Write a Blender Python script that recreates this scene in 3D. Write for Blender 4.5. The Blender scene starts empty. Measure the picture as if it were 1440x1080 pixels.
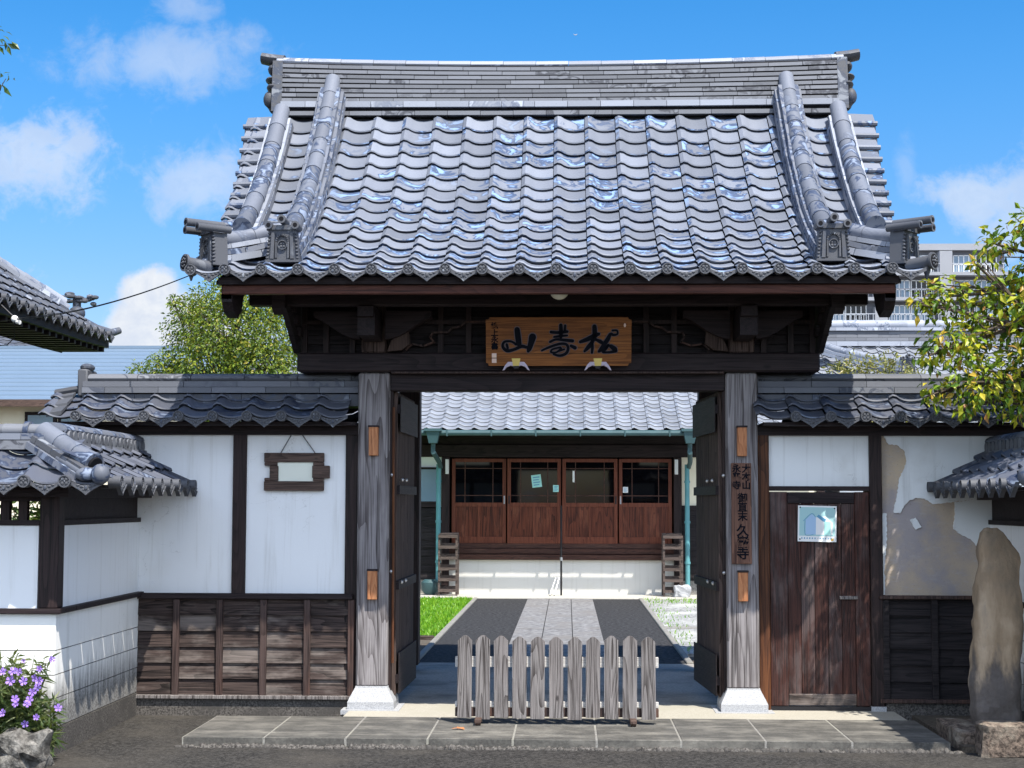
import bpy, bmesh, math, random
from mathutils import Vector, Matrix
R = math.radians
random.seed(7)
scene = bpy.context.scene
COL = scene.collection

# ------------------------------------------------------------------ camera
F_PX = 2300.0
cam_d = bpy.data.cameras.new('camera')
cam = bpy.data.objects.new('camera', cam_d)
COL.objects.link(cam)
cam_d.sensor_width = 36.0
cam_d.lens = F_PX / 1440.0 * 36.0
cam_d.clip_start = 0.1
cam_d.clip_end = 6000
yaw = math.atan(78 / F_PX)
pitch = math.atan(167 / F_PX * math.cos(yaw))
roll = R(0.15)
fw = Vector((-math.sin(yaw) * math.cos(pitch), math.cos(yaw) * math.cos(pitch), math.sin(pitch)))
rt = fw.cross(Vector((0, 0, 1))).normalized()
up = rt.cross(fw)
rt2 = math.cos(roll) * rt + math.sin(roll) * up
up2 = -math.sin(roll) * rt + math.cos(roll) * up
mw = Matrix((rt2, up2, -fw)).transposed().to_4x4()
mw.translation = Vector((0.08, -12.8, 1.6))
cam.matrix_world = mw
scene.camera = cam

# ------------------------------------------------------------------ exposure, sun, sky
scene.view_settings.view_transform = 'Standard'
scene.view_settings.look = 'None'
scene.view_settings.exposure = 1.0
scene.view_settings.gamma = 1.0
scene.view_settings.use_curve_mapping = False
SUN_TO = Vector((0.65, -1.0, 2.13)).normalized()
sd = bpy.data.lights.new('sun', 'SUN')
sd.energy = 4.2
sd.angle = R(0.5)
sd.color = (1.0, 0.95, 0.87)
sun = bpy.data.objects.new('sun', sd)
COL.objects.link(sun)
sun.rotation_mode = 'QUATERNION'
sun.rotation_quaternion = SUN_TO.to_track_quat('Z', 'Y')
sun.location = (10, -15, 40)


class G:
    """small node-tree builder"""
    def __init__(s, nt):
        s.nt = nt
        s.L = nt.links

    def n(s, typ, ins=None, **kw):
        nd = s.nt.nodes.new('ShaderNode' + typ)
        for k, v in kw.items():
            setattr(nd, k, v)
        for k, v in (ins or {}).items():
            s.set(nd.inputs[k], v)
        return nd

    def set(s, sock, v):
        if isinstance(v, bpy.types.NodeSocket):
            s.L.new(v, sock)
        elif isinstance(v, bpy.types.Node):
            s.L.new(v.outputs[0], sock)
        else:
            if hasattr(sock.default_value, '__len__') and not hasattr(v, '__len__'):
                v = [v] * len(sock.default_value)
            if hasattr(v, '__len__') and len(sock.default_value) == 4 and len(v) == 3:
                v = tuple(v) + (1,)
            sock.default_value = v

    def math(s, op, a, b=0.0, clamp=False):
        nd = s.n('Math', {0: a, 1: b}, operation=op)
        nd.use_clamp = clamp
        return nd.outputs[0]

    def vmath(s, op, a, b=(0, 0, 0)):
        nd = s.n('VectorMath', {0: a, 1: b}, operation=op)
        return nd.outputs['Value'] if op in ('DOT_PRODUCT', 'LENGTH') else nd.outputs[0]

    def ramp(s, fac, stops, interp='LINEAR'):
        nd = s.n('ValToRGB', {0: fac})
        cr = nd.color_ramp
        cr.interpolation = interp
        while len(cr.elements) < len(stops):
            cr.elements.new(0.5)
        for e, (p, c) in zip(cr.elements, stops):
            e.position = p
            if not hasattr(c, '__len__'):
                c = (c, c, c)
            e.color = tuple(c) + (1,)
        return nd.outputs[0]

    def mix(s, fac, a, b, blend='MIX'):
        nd = s.n('Mix', data_type='RGBA', blend_type=blend)
        s.set(nd.inputs[0], fac)
        s.set(nd.inputs[6], a)
        s.set(nd.inputs[7], b)
        return nd.outputs[2]

    def noise(s, vec, scale, detail=4, rough=0.55, dist=0.0):
        return s.n('TexNoise', {'Vector': vec, 'Scale': scale, 'Detail': detail, 'Roughness': rough,
                                'Distortion': dist}).outputs[0]

    def sstep(s, x, lo, hi):
        nd = s.n('MapRange', {0: x, 1: lo, 2: hi, 3: 0.0, 4: 1.0}, interpolation_type='SMOOTHSTEP')
        return nd.outputs[0]


# ---- world: Nishita sky with scattered cumulus laid out by direction
W = bpy.data.worlds.new('World')
scene.world = W
W.use_nodes = True
W.node_tree.nodes.clear()
g = G(W.node_tree)
sky = g.n('TexSky', sky_type='NISHITA')
sky.sun_disc = False
sky.sun_elevation = math.asin(SUN_TO.z)
sky.sun_rotation = math.atan2(SUN_TO.x, SUN_TO.y)
sky.altitude = 0
sky.air_density = 1.0
sky.dust_density = 0.4
sky.ozone_density = 2.5
skyc = g.n('HueSaturation', {'Saturation': 1.46, 'Value': 1.0, 'Color': sky.outputs[0]}).outputs[0]
tc = g.n('TexCoord').outputs['Generated']
sx = g.n('SeparateXYZ', {0: tc})
yy = g.math('MAXIMUM', sx.outputs[1], 0.05)
az = g.math('DIVIDE', sx.outputs[0], yy)
el = g.math('DIVIDE', sx.outputs[2], yy)
P = g.n('CombineXYZ', {0: az, 1: el, 2: 0.0}).outputs[0]
skyc = g.mix(1.0, skyc, g.mix(g.sstep(el, 0.02, 0.30), (0.74, 0.66, 0.80), (1, 0.96, 1)), 'MULTIPLY')
nA = g.noise(P, 42, 8, 0.66, 0.3)
nB = g.noise(P, 15, 4, 0.55)
BLOBS = [  # az, el, r_az, r_el, density, edge softness
    (-0.318, 0.215, 0.055, 0.030, 0.62, 0.75), (-0.255, 0.275, 0.062, 0.022, 0.42, 0.95),
    (-0.230, 0.200, 0.036, 0.022, 0.52, 0.8), (-0.240, 0.311, 0.020, 0.012, 0.35, 0.9),
    (-0.252, 0.108, 0.036, 0.026, 1.0, -0.35), (-0.260, 0.130, 0.020, 0.017, 1.0, -0.3),
    (-0.222, 0.098, 0.050, 0.024, 0.95, -0.45), (0.248, 0.190, 0.036, 0.020, 0.6, 0.8),
    (0.285, 0.175, 0.030, 0.035, 0.55, 0.8), (0.208, 0.205, 0.007, 0.020, 0.22, 0.9),
    (-0.45, 0.10, 0.10, 0.05, 0.8, 0.6), (0.5, 0.25, 0.12, 0.06, 0.7, 0.7), (0.42, 0.08, 0.09, 0.04, 0.8, 0.5),
    (-0.6, 0.4, 0.15, 0.08, 0.6, 0.8)]
mask = None
for (a, e, ra, re, den, soft) in BLOBS:
    dx = g.math('DIVIDE', g.math('SUBTRACT', az, a), ra)
    dy = g.math('DIVIDE', g.math('SUBTRACT', el, e), re)
    r2 = g.math('SQRT', g.math('ADD', g.math('MULTIPLY', dx, dx), g.math('MULTIPLY', dy, dy)))
    pert = g.math('ADD', g.math('MULTIPLY', g.math('SUBTRACT', nA, 0.5), 2.6),
                  g.math('MULTIPLY', g.math('SUBTRACT', nB, 0.5), 2.6))
    r3 = g.math('ADD', r2, g.math('MULTIPLY', pert, 0.42 if soft < 0 else 1.0))
    soft = abs(soft)
    m = g.math('MULTIPLY', g.math('SUBTRACT', 1.0, g.sstep(r3, 1.0 - soft, 1.0 + soft * 0.35)), den)
    mask = m if mask is None else g.math('MAXIMUM', mask, m)
cloudc = g.mix(g.sstep(nA, 0.35, 0.65), (3.7, 4.05, 4.7), (4.5, 4.7, 5.0))
skyfin = g.mix(mask, skyc, cloudc)
# unseen bright clouds behind the camera, added as white fill light
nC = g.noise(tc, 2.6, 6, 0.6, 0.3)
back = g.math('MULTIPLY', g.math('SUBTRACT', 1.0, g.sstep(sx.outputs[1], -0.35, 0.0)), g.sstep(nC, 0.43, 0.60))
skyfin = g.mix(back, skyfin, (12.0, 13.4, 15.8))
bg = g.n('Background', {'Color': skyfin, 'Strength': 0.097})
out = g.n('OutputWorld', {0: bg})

# ------------------------------------------------------------------ materials
def new_mat(name):
    m = bpy.data.materials.new(name)
    m.use_nodes = True
    m.node_tree.nodes.clear()
    q = G(m.node_tree)
    b = q.n('BsdfPrincipled')
    q.n('OutputMaterial', {0: b})
    return m, q, b


def coords(q, rnd=True):
    c = q.n('TexCoord').outputs['Object']
    if rnd:
        r = q.n('ObjectInfo').outputs['Random']
        c = q.vmath('ADD', c, q.n('CombineXYZ', {0: q.math('MULTIPLY', r, 37.0), 1: q.math('MULTIPLY', r, 71.0),
                                                2: q.math('MULTIPLY', r, 13.0)}).outputs[0])
    return c


def bump(q, b, h, strength=0.3, dist=0.01):
    nd = q.n('Bump', {'Strength': strength, 'Distance': dist, 'Height': h})
    q.set(b.inputs['Normal'], nd.outputs[0])


def wood(name, dark, light, axis='z', k=1.0, rough=0.7, patch=None, patch_amt=0.5, lines=14.0, bstr=0.35, island=True):
    m, q, b = new_mat(name)
    c = coords(q)
    if island:
        ri = q.n('NewGeometry').outputs['Random Per Island']
        c = q.vmath('ADD', c, q.n('CombineXYZ', {0: q.math('MULTIPLY', ri, 19.0), 1: q.math('MULTIPLY', ri, 29.0),
                                                2: q.math('MULTIPLY', ri, 23.0)}).outputs[0])
    st = {'x': (0.09, 1, 1), 'y': (1, 0.09, 1), 'z': (1, 1, 0.09)}[axis]
    v = q.vmath('MULTIPLY', c, tuple(s * k for s in st))
    base = q.noise(v, 5.5, 1, 0.4, 0.15)
    ring = q.math('POWER', q.math('FRACT', q.math('MULTIPLY', base, lines * 1.5)), 2.0)
    st2 = {'x': (0.02, 1, 1), 'y': (1, 0.02, 1), 'z': (1, 1, 0.02)}[axis]
    fine = q.noise(q.vmath('MULTIPLY', c, tuple(s * k for s in st2)), 120, 3, 0.6)
    mid = q.noise(q.vmath('MULTIPLY', c, tuple(s * k for s in st2)), 30, 4, 0.65)
    gr = q.math('ADD', q.math('ADD', q.math('MULTIPLY', q.math('SUBTRACT', 1.0, ring), 0.30), q.math('MULTIPLY', mid, 0.75)),
                q.math('MULTIPLY', q.math('SUBTRACT', fine, 0.5), 0.9))
    colr = q.mix(q.sstep(gr, 0.24, 0.84), dark, light)
    if patch:
        pn = q.noise(q.vmath('MULTIPLY', c, {'x': (0.35, 1, 1), 'y': (1, 0.35, 1), 'z': (1, 1, 0.35)}[axis]), 3.5, 5, 0.65)
        pm = q.math('MULTIPLY', q.sstep(pn, 0.48, 0.66), patch_amt)
        colr = q.mix(pm, colr, q.mix(q.sstep(gr, 0.2, 0.9), tuple(x * 0.6 for x in patch), patch))
    # drying splits along the grain and a few knots
    split = q.noise(q.vmath('MULTIPLY', c, tuple(s * k * (1.0 if s == 1 else 0.7) for s in st2)), 46, 2, 0.5, 0.1)
    sm = q.sstep(split, 0.655, 0.69)
    kn = q.n('TexVoronoi', {'Vector': q.vmath('MULTIPLY', c, tuple(s * k if s == 1 else 0.45 * k for s in st)), 'Scale': 3.2}).outputs['Distance']
    km = q.math('SUBTRACT', 1.0, q.sstep(kn, 0.03, 0.075))
    colr = q.mix(q.math('MULTIPLY', q.math('MAXIMUM', sm, km), 0.75), colr, tuple(x * 0.35 for x in dark))
    q.set(b.inputs['Base Color'], colr)
    b.inputs['Roughness'].default_value = rough
    b.inputs['Specular IOR Level'].default_value = 0.25
    bump(q, b, gr, bstr, 0.006)
    return m


def speckle(name, c1, c2, scale=60, c3=None, big=1.5, rough=0.85, bstr=0.4, bd=0.004, spec=0.3):
    m, q, b = new_mat(name)
    c = coords(q)
    n1 = q.noise(c, scale, 5, 0.7)
    n2 = q.noise(c, big, 5, 0.6)
    col = q.mix(q.sstep(n1, 0.35, 0.65), c1, c2)
    if c3:
        col = q.mix(q.sstep(n2, 0.45, 0.68), col, c3)
    q.set(b.inputs['Base Color'], col)
    b.inputs['Roughness'].default_value = rough
    b.inputs['Specular IOR Level'].default_value = spec
    bump(q, b, n1, bstr, bd)
    return m


def flat(name, c, rough=0.6, metal=0.0, var=0.12, scale=9):
    m, q, b = new_mat(name)
    n = q.noise(coords(q), scale, 4, 0.6)
    col = q.mix(n, tuple(x * (1 - var) for x in c), tuple(min(1, x * (1 + var)) for x in c))
    q.set(b.inputs['Base Color'], col)
    b.inputs['Roughness'].default_value = rough
    b.inputs['Metallic'].default_value = metal
    if rough > 0.85:
        b.inputs['Specular IOR Level'].default_value = 0.1
    return m


def tile_mat(name, base=(0.30, 0.315, 0.345), dark=(0.07, 0.095, 0.15), pale=(0.52, 0.56, 0.63), amount=0.55, rough=0.58):
    m, q, b = new_mat(name)
    c = coords(q, True)
    geo = q.n('NewGeometry')
    ri = geo.outputs['Random Per Island']
    ci = q.vmath('ADD', c, q.n('CombineXYZ', {0: q.math('MULTIPLY', ri, 11.0), 1: q.math('MULTIPLY', ri, 7.0), 2: q.math('MULTIPLY', ri, 3.0)}).outputs[0])
    n1 = q.noise(ci, 5.5, 4, 0.55, 1.3)
    nbig = q.noise(c, 0.9, 3, 0.5)
    n3 = q.noise(c, 45, 4, 0.65)
    br = q.math('ADD', 0.72, q.math('MULTIPLY', ri, 0.46))
    col = q.mix(1.0, base, q.n('CombineColor', {0: br, 1: br, 2: br}).outputs[0], 'MULTIPLY')
    act = q.math('ADD', q.math('MULTIPLY', q.math('FRACT', q.math('MULTIPLY', ri, 17.3)), 0.75), q.math('MULTIPLY', nbig, 0.8))
    actm = q.sstep(act, 1.02 - amount * 0.6, 1.22 - amount * 0.6)
    mb_ = q.math('MULTIPLY', q.sstep(n1, 0.47, 0.53), actm)
    col = q.mix(mb_, col, q.mix(q.sstep(n1, 0.55, 0.63), dark, pale))
    speck = q.math('MULTIPLY', q.sstep(n3, 0.62, 0.72), 0.45)
    col = q.mix(speck, col, tuple(x * 0.45 for x in base))
    q.set(b.inputs['Base Color'], col)
    q.set(b.inputs['Roughness'], q.math('ADD', rough - 0.12, q.math('MULTIPLY', n1, 0.3)))
    b.inputs['Metallic'].default_value = 0.0
    b.inputs['Specular IOR Level'].default_value = 0.4
    bump(q, b, n3, 0.12, 0.003)
    return m


MAT = {}
MAT['tile'] = tile_mat('weathered_smoked_tile_sky_sheen', (0.158, 0.174, 0.212), (0.045, 0.068, 0.125), (0.19, 0.29, 0.48), 0.42, 0.58)  # blue patches put sky reflection into the weathered glaze colour
MAT['tile_round'] = tile_mat('patchy_round_ridge_tile', (0.13, 0.142, 0.172), (0.035, 0.050, 0.09), (0.19, 0.23, 0.31), 0.9, 0.6)
MAT['tile_wall'] = tile_mat('wall_coping_tile', (0.078, 0.085, 0.108), (0.028, 0.038, 0.068), (0.12, 0.145, 0.195), 0.5, 0.5)
MAT['tile_dk'] = tile_mat('darker_smoked_tile', (0.07, 0.076, 0.092), (0.05, 0.065, 0.10), (0.19, 0.21, 0.25), 0.5)
MAT['tile_orn'] = tile_mat('ornament_tile', (0.075, 0.078, 0.088), (0.05, 0.06, 0.085), (0.2, 0.215, 0.24), 0.4, 0.6)
MAT['tile_hall'] = tile_mat('hall_tile', (0.20, 0.215, 0.245), (0.16, 0.18, 0.22), (0.27, 0.30, 0.35), 0.2, 0.5)
MAT['ridge'] = tile_mat('ridge_tile', (0.135, 0.142, 0.16), (0.05, 0.053, 0.064), (0.17, 0.18, 0.20), 0.35, 0.65)
MAT['ridge_pale'] = tile_mat('pale_ridge_tile', (0.26, 0.28, 0.325), (0.12, 0.14, 0.19), (0.40, 0.43, 0.48), 0.4, 0.6)
MAT['tile_noshi'] = tile_mat('flat_coping_ridge_tile', (0.115, 0.122, 0.142), (0.05, 0.058, 0.08), (0.15, 0.165, 0.19), 0.3, 0.6)
MAT['joint'] = flat('ridge_joint_shadow_mortar', (0.022, 0.022, 0.025), 0.9)
MAT['hole'] = flat('tile_hole', (0.012, 0.012, 0.014), 0.9)
MAT['w_grey_z'] = wood('grey_weathered_wood_upright', (0.075, 0.064, 0.064), (0.275, 0.255, 0.255), 'z', 1.0, 0.75, (0.14, 0.122, 0.12), 0.5, 9, 0.4)
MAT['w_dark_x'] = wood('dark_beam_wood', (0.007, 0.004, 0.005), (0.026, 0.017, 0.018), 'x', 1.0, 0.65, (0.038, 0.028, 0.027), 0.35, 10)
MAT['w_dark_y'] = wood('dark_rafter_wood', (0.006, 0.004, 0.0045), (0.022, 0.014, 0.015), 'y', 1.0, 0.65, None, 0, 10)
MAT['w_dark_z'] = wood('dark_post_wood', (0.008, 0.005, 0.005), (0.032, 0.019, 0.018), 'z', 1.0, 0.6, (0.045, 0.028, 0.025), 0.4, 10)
MAT['w_red_x'] = wood('red_brown_fascia_wood', (0.05, 0.017, 0.012), (0.10, 0.036, 0.024), 'x', 1.0, 0.6, None, 0, 9)
MAT['w_door_z'] = wood('door_leaf_wood', (0.022, 0.013, 0.010), (0.11, 0.077, 0.066), 'z', 1.0, 0.85, (0.05, 0.033, 0.027), 0.55, 10)
MAT['w_side_z'] = wood('side_door_wood', (0.014, 0.006, 0.005), (0.06, 0.022, 0.016), 'z', 1.2, 0.6, (0.20, 0.17, 0.165), 0.35, 10)
MAT['w_orange_z'] = wood('orange_edge_wood', (0.045, 0.016, 0.007), (0.13, 0.048, 0.018), 'z', 1.0, 0.6, (0.05, 0.02, 0.012), 0.5, 9)
MAT['w_board_x'] = wood('weathered_cladding_boards', (0.007, 0.004, 0.0035), (0.065, 0.045, 0.039), 'x', 1.3, 0.75, (0.27, 0.23, 0.205), 0.6, 9, 0.5)
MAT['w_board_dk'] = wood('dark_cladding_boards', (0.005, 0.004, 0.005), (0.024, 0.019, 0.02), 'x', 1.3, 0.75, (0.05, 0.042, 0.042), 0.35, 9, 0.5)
MAT['w_batten'] = wood('weathered_batten', (0.018, 0.011, 0.010), (0.075, 0.050, 0.044), 'z', 1.2, 0.7, (0.16, 0.075, 0.05), 0.4, 9)
MAT['w_picket'] = wood('bleached_picket_wood', (0.028, 0.022, 0.02), (0.225, 0.205, 0.195), 'z', 1.6, 0.8, (0.20, 0.175, 0.165), 0.55, 8, 0.5)
MAT['w_rail'] = wood('pale_rail_wood', (0.40, 0.375, 0.35), (0.55, 0.53, 0.50), 'x', 1.0, 0.7)
MAT['w_peg'] = wood('new_peg_wood', (0.30, 0.11, 0.045), (0.50, 0.22, 0.10), 'z', 2.0, 0.6, None, 0, 6)
MAT['w_sign'] = wood('sign_board_wood', (0.13, 0.046, 0.013), (0.28, 0.108, 0.030), 'x', 1.6, 0.5, (0.12, 0.04, 0.016), 0.5, 7)
MAT['w_plate'] = wood('name_plate_wood', (0.075, 0.032, 0.022), (0.19, 0.095, 0.062), 'z', 1.8, 0.6, (0.10, 0.05, 0.034), 0.4, 8)
MAT['w_hall'] = wood('hall_door_wood', (0.10, 0.025, 0.012), (0.165, 0.048, 0.024), 'z', 1.0, 0.5, None, 0, 9)
MAT['w_hallp'] = wood('hall_panel_wood', (0.030, 0.007, 0.004), (0.14, 0.036, 0.016), 'z', 1.6, 0.45, (0.25, 0.085, 0.045), 0.55, 5, 0.3)
MAT['w_hallx'] = wood('hall_sill_wood', (0.022, 0.008, 0.006), (0.085, 0.036, 0.024), 'x', 2.0, 0.6, (0.13, 0.07, 0.05), 0.4, 9)
MAT['w_rack'] = wood('rack_wood', (0.035, 0.025, 0.021), (0.12, 0.09, 0.077), 'x', 2.0, 0.7)
MAT['w_frame'] = wood('rough_frame_wood', (0.03, 0.018, 0.014), (0.11, 0.07, 0.055), 'x', 2.0, 0.6, None, 0, 9)
MAT['bark'] = wood('bark', (0.05, 0.038, 0.03), (0.14, 0.11, 0.085), 'z', 1.0, 0.9, None, 0, 6, 0.8)
MAT['ink'] = flat('black_ink', (0.006, 0.007, 0.011), 0.9)
MAT['ink_rim'] = flat('worn_ink_edge', (0.13, 0.11, 0.12), 0.9)
MAT['seal'] = flat('seal_paint', (0.75, 0.58, 0.50), 0.6)
MAT['pearl'] = flat('pale_metal', (0.52, 0.45, 0.55), 0.5)
MAT['yellow'] = flat('yellow_paint', (0.70, 0.52, 0.12), 0.5)
MAT['white'] = flat('white_paint', (0.8, 0.8, 0.78), 0.5, 0, 0.03)
MAT['paper'] = flat('blank_paper', (0.74, 0.76, 0.66), 0.8, 0, 0.02)
MAT['string'] = flat('cord', (0.12, 0.12, 0.12), 0.8)
MAT['iron'] = flat('black_iron', (0.015, 0.014, 0.016), 0.5, 0.4)
MAT['verd'] = flat('verdigris_copper', (0.09, 0.27, 0.29), 0.6, 0, 0.3, 5)
MAT['verd_dk'] = flat('dull_verdigris', (0.03, 0.075, 0.083), 0.6, 0, 0.3, 5)
MAT['steel'] = flat('steel', (0.45, 0.45, 0.46), 0.35, 0.8)
MAT['lampw'] = flat('lamp_glass', (0.78, 0.78, 0.62), 0.3, 0, 0.02)
MAT['glass'] = flat('dark_window_glass', (0.002, 0.002, 0.003), 0.03, 0, 0.2)
MAT['glass'].node_tree.nodes['Principled BSDF'].inputs['Specular IOR Level'].default_value = 0.3
MAT['glass_b'] = flat('bluish_window_glass', (0.16, 0.24, 0.32), 0.12, 0, 0.4, 0.6)
MAT['granite'] = speckle('pale_granite', (0.25, 0.255, 0.265), (0.44, 0.445, 0.455), 130, None, 2, 0.7, 0.25)
MAT['granite_dk'] = speckle('dark_foundation_stone', (0.025, 0.022, 0.02), (0.14, 0.128, 0.115), 70, (0.06, 0.055, 0.05), 4)
MAT['conc'] = speckle('threshold_concrete', (0.31, 0.285, 0.235), (0.40, 0.375, 0.315), 90, (0.33, 0.31, 0.25), 2, 0.8, 0.2)
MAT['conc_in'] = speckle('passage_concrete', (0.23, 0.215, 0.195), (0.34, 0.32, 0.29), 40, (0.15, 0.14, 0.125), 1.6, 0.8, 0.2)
MAT['asphalt'] = None
MAT['asph_path'] = speckle('path_asphalt', (0.008, 0.008, 0.0085), (0.062, 0.062, 0.064), 22, (0.034, 0.034, 0.035), 0.8, 0.95, 0.5, 0.006, 0.15)
MAT['slab'] = speckle('path_granite_slab', (0.10, 0.098, 0.098), (0.26, 0.255, 0.25), 14, (0.17, 0.16, 0.15), 2.2, 0.8, 0.3)
MAT['kerb'] = speckle('kerb_stone', (0.15, 0.143, 0.13), (0.27, 0.257, 0.235), 60, (0.25, 0.24, 0.2), 2)
MAT['gravel'] = speckle('pale_gravel', (0.12, 0.12, 0.116), (0.42, 0.42, 0.405), 26, (0.45, 0.45, 0.42), 1.0, 0.9, 1.0, 0.02)
MAT['apron'] = speckle('courtyard_apron', (0.36, 0.34, 0.30), (0.46, 0.44, 0.39), 30, (0.42, 0.40, 0.35), 1.5, 0.85, 0.3)
MAT['soil'] = speckle('soil', (0.05, 0.04, 0.03), (0.13, 0.105, 0.08), 35, (0.09, 0.078, 0.06), 2, 0.95, 0.8, 0.01)
MAT['rock'] = speckle('rough_rock', (0.04, 0.036, 0.031), (0.24, 0.225, 0.20), 14, (0.05, 0.045, 0.04), 5, 0.85, 1.0, 0.02)
MAT['stone_br'] = speckle('brown_block_stone', (0.035, 0.026, 0.02), (0.20, 0.15, 0.115), 32, (0.26, 0.22, 0.17), 6, 0.9, 1.0, 0.01)
MAT['metal_roof'] = flat('blue_grey_metal_roof', (0.145, 0.20, 0.265), 0.45, 0.1, 0.08, 1.0)
MAT['cream'] = flat('cream_wall', (0.78, 0.72, 0.55), 0.8, 0, 0.04)
MAT['apt'] = flat('apartment_render', (0.145, 0.152, 0.175), 0.8, 0, 0.06, 1)
MAT['apt_pale'] = flat('apartment_pale_render', (0.27, 0.28, 0.305), 0.8, 0, 0.05, 1)
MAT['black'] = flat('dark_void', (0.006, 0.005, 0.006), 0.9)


def plaster(name, c=(0.80, 0.80, 0.78), stain=(0.55, 0.50, 0.42), amt=0.35, streak=False, zlo=0.0, zhi=0.5):
    m, q, b = new_mat(name)
    c0 = coords(q, False)
    n1 = q.noise(c0, 1.6, 5, 0.6)
    n2 = q.noise(c0, 60, 3, 0.6)
    col = q.mix(q.math('MULTIPLY', q.sstep(n1, 0.5, 0.75), amt), c, stain)
    if streak:   # grimy run-off streaks low on the wall, real dirt
        sv = q.vmath('MULTIPLY', c0, (9, 9, 0.9))
        ns = q.noise(sv, 3.0, 4, 0.6)
        z = q.n('SeparateXYZ', {0: c0}).outputs[2]
        lowm = q.math('SUBTRACT', 1.0, q.sstep(q.math('ADD', z, q.math('MULTIPLY', q.math('SUBTRACT', ns, 0.5), 0.5)), zlo, zhi))
        gm = q.math('MULTIPLY', lowm, q.math('ADD', 0.45, q.math('MULTIPLY', n2, 0.8)), clamp=True)
        col = q.mix(gm, col, (0.085, 0.08, 0.075))
    # faint rain streaks, hairline cracks and grime
    nv = q.noise(q.vmath('MULTIPLY', c0, (7, 7, .35)), 2.2, 5, 0.65)
    col = q.mix(q.math('MULTIPLY', q.sstep(nv, 0.52, 0.75), 0.35), col, tuple(x * 0.72 for x in stain))
    nw = q.noise(c0, 2.3, 5, 0.6, 0.5)
    crack = q.math('SUBTRACT', 1.0, q.sstep(q.math('ABSOLUTE', q.math('SUBTRACT', nw, 0.5)), 0.0, 0.0035))
    col = q.mix(q.math('MULTIPLY', crack, q.math('MULTIPLY', q.sstep(n1, 0.5, 0.6), 0.35)), col, (0.3, 0.29, 0.27))
    q.set(b.inputs['Base Color'], col)
    b.inputs['Roughness'].default_value = 0.85
    b.inputs['Specular IOR Level'].default_value = 0.2
    bump(q, b, q.math('ADD', n2, q.math('MULTIPLY', q.noise(c0, 7, 3, 0.5), 1.5)), 0.12, 0.006)
    return m


MAT['plaster'] = plaster('white_plaster', (0.82, 0.83, 0.83), (0.70, 0.68, 0.62), 0.3)
MAT['plaster_r'] = plaster('aged_white_plaster', (0.76, 0.78, 0.78), (0.50, 0.49, 0.46), 0.5)
MAT['plaster_low'] = plaster('low_wall_render', (0.84, 0.83, 0.79), (0.7, 0.68, 0.6), 0.2, True, 0.20, 0.54)
MAT['earth'] = plaster('exposed_earth_plaster', (0.36, 0.285, 0.21), (0.27, 0.25, 0.25), 0.95)
MAT['hall_plinth'] = plaster('hall_plinth_render', (0.60, 0.585, 0.54), (0.6, 0.58, 0.5), 0.35)


def earth_mat():
    m, q, b = new_mat('exposed_earth_plaster')
    c = coords(q, False)
    n1 = q.noise(c, 2.4, 6, 0.65)
    n2 = q.noise(q.vmath('MULTIPLY', c, (1, 1, 3.5)), 9, 5, 0.7)
    n3 = q.noise(c, 70, 4, 0.7)
    col = q.ramp(n1, [(0.35, (0.52, 0.41, 0.29)), (0.5, (0.44, 0.36, 0.29)), (0.62, (0.35, 0.315, 0.315))])
    col = q.mix(q.math('MULTIPLY', q.sstep(n2, 0.55, 0.66), 0.45), col, (0.44, 0.40, 0.38))
    col = q.mix(q.math('MULTIPLY', q.sstep(n3, 0.6, 0.7), 0.4), col, (0.16, 0.13, 0.10))
    q.set(b.inputs['Base Color'], col)
    b.inputs['Roughness'].default_value = 0.95
    bump(q, b, q.math('ADD', n2, n3), 0.4, 0.006)
    return m


MAT['earth'] = earth_mat()


def asphalt_mat():
    m, q, b = new_mat('road_asphalt')
    c = coords(q, False)
    n1 = q.noise(c, 95, 3, 0.6)
    n2 = q.noise(c, 38, 5, 0.7)
    n3 = q.noise(c, 0.8, 6, 0.6)
    n4 = q.noise(q.vmath('MULTIPLY', c, (1, 2.5, 1)), 3.5, 5, 0.65)
    vo = q.n('TexVoronoi', {'Vector': c, 'Scale': 75.0}).outputs['Distance']
    col = q.mix(q.sstep(n2, 0.35, 0.68), (0.014, 0.0132, 0.0125), (0.062, 0.058, 0.054))
    col = q.mix(q.math('MULTIPLY', q.sstep(n3, 0.42, 0.66), 0.7), col, (0.068, 0.061, 0.052))
    col = q.mix(q.math('MULTIPLY', q.sstep(n4, 0.55, 0.72), 0.5), col, (0.018, 0.017, 0.016))
    col = q.mix(q.math('MULTIPLY', q.sstep(n1, 0.62, 0.70), 0.6), col, (0.16, 0.15, 0.14))
    col = q.mix(q.math('MULTIPLY', q.math('SUBTRACT', 1.0, q.sstep(n1, 0.30, 0.38)), 0.8), col, (0.006, 0.006, 0.006))
    q.set(b.inputs['Base Color'], col)
    b.inputs['Roughness'].default_value = 0.95
    b.inputs['Specular IOR Level'].default_value = 0.15
    bump(q, b, q.math('ADD', n2, q.math('MULTIPLY', vo, 0.6)), 0.6, 0.008)
    return m


MAT['asphalt'] = asphalt_mat()


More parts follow.
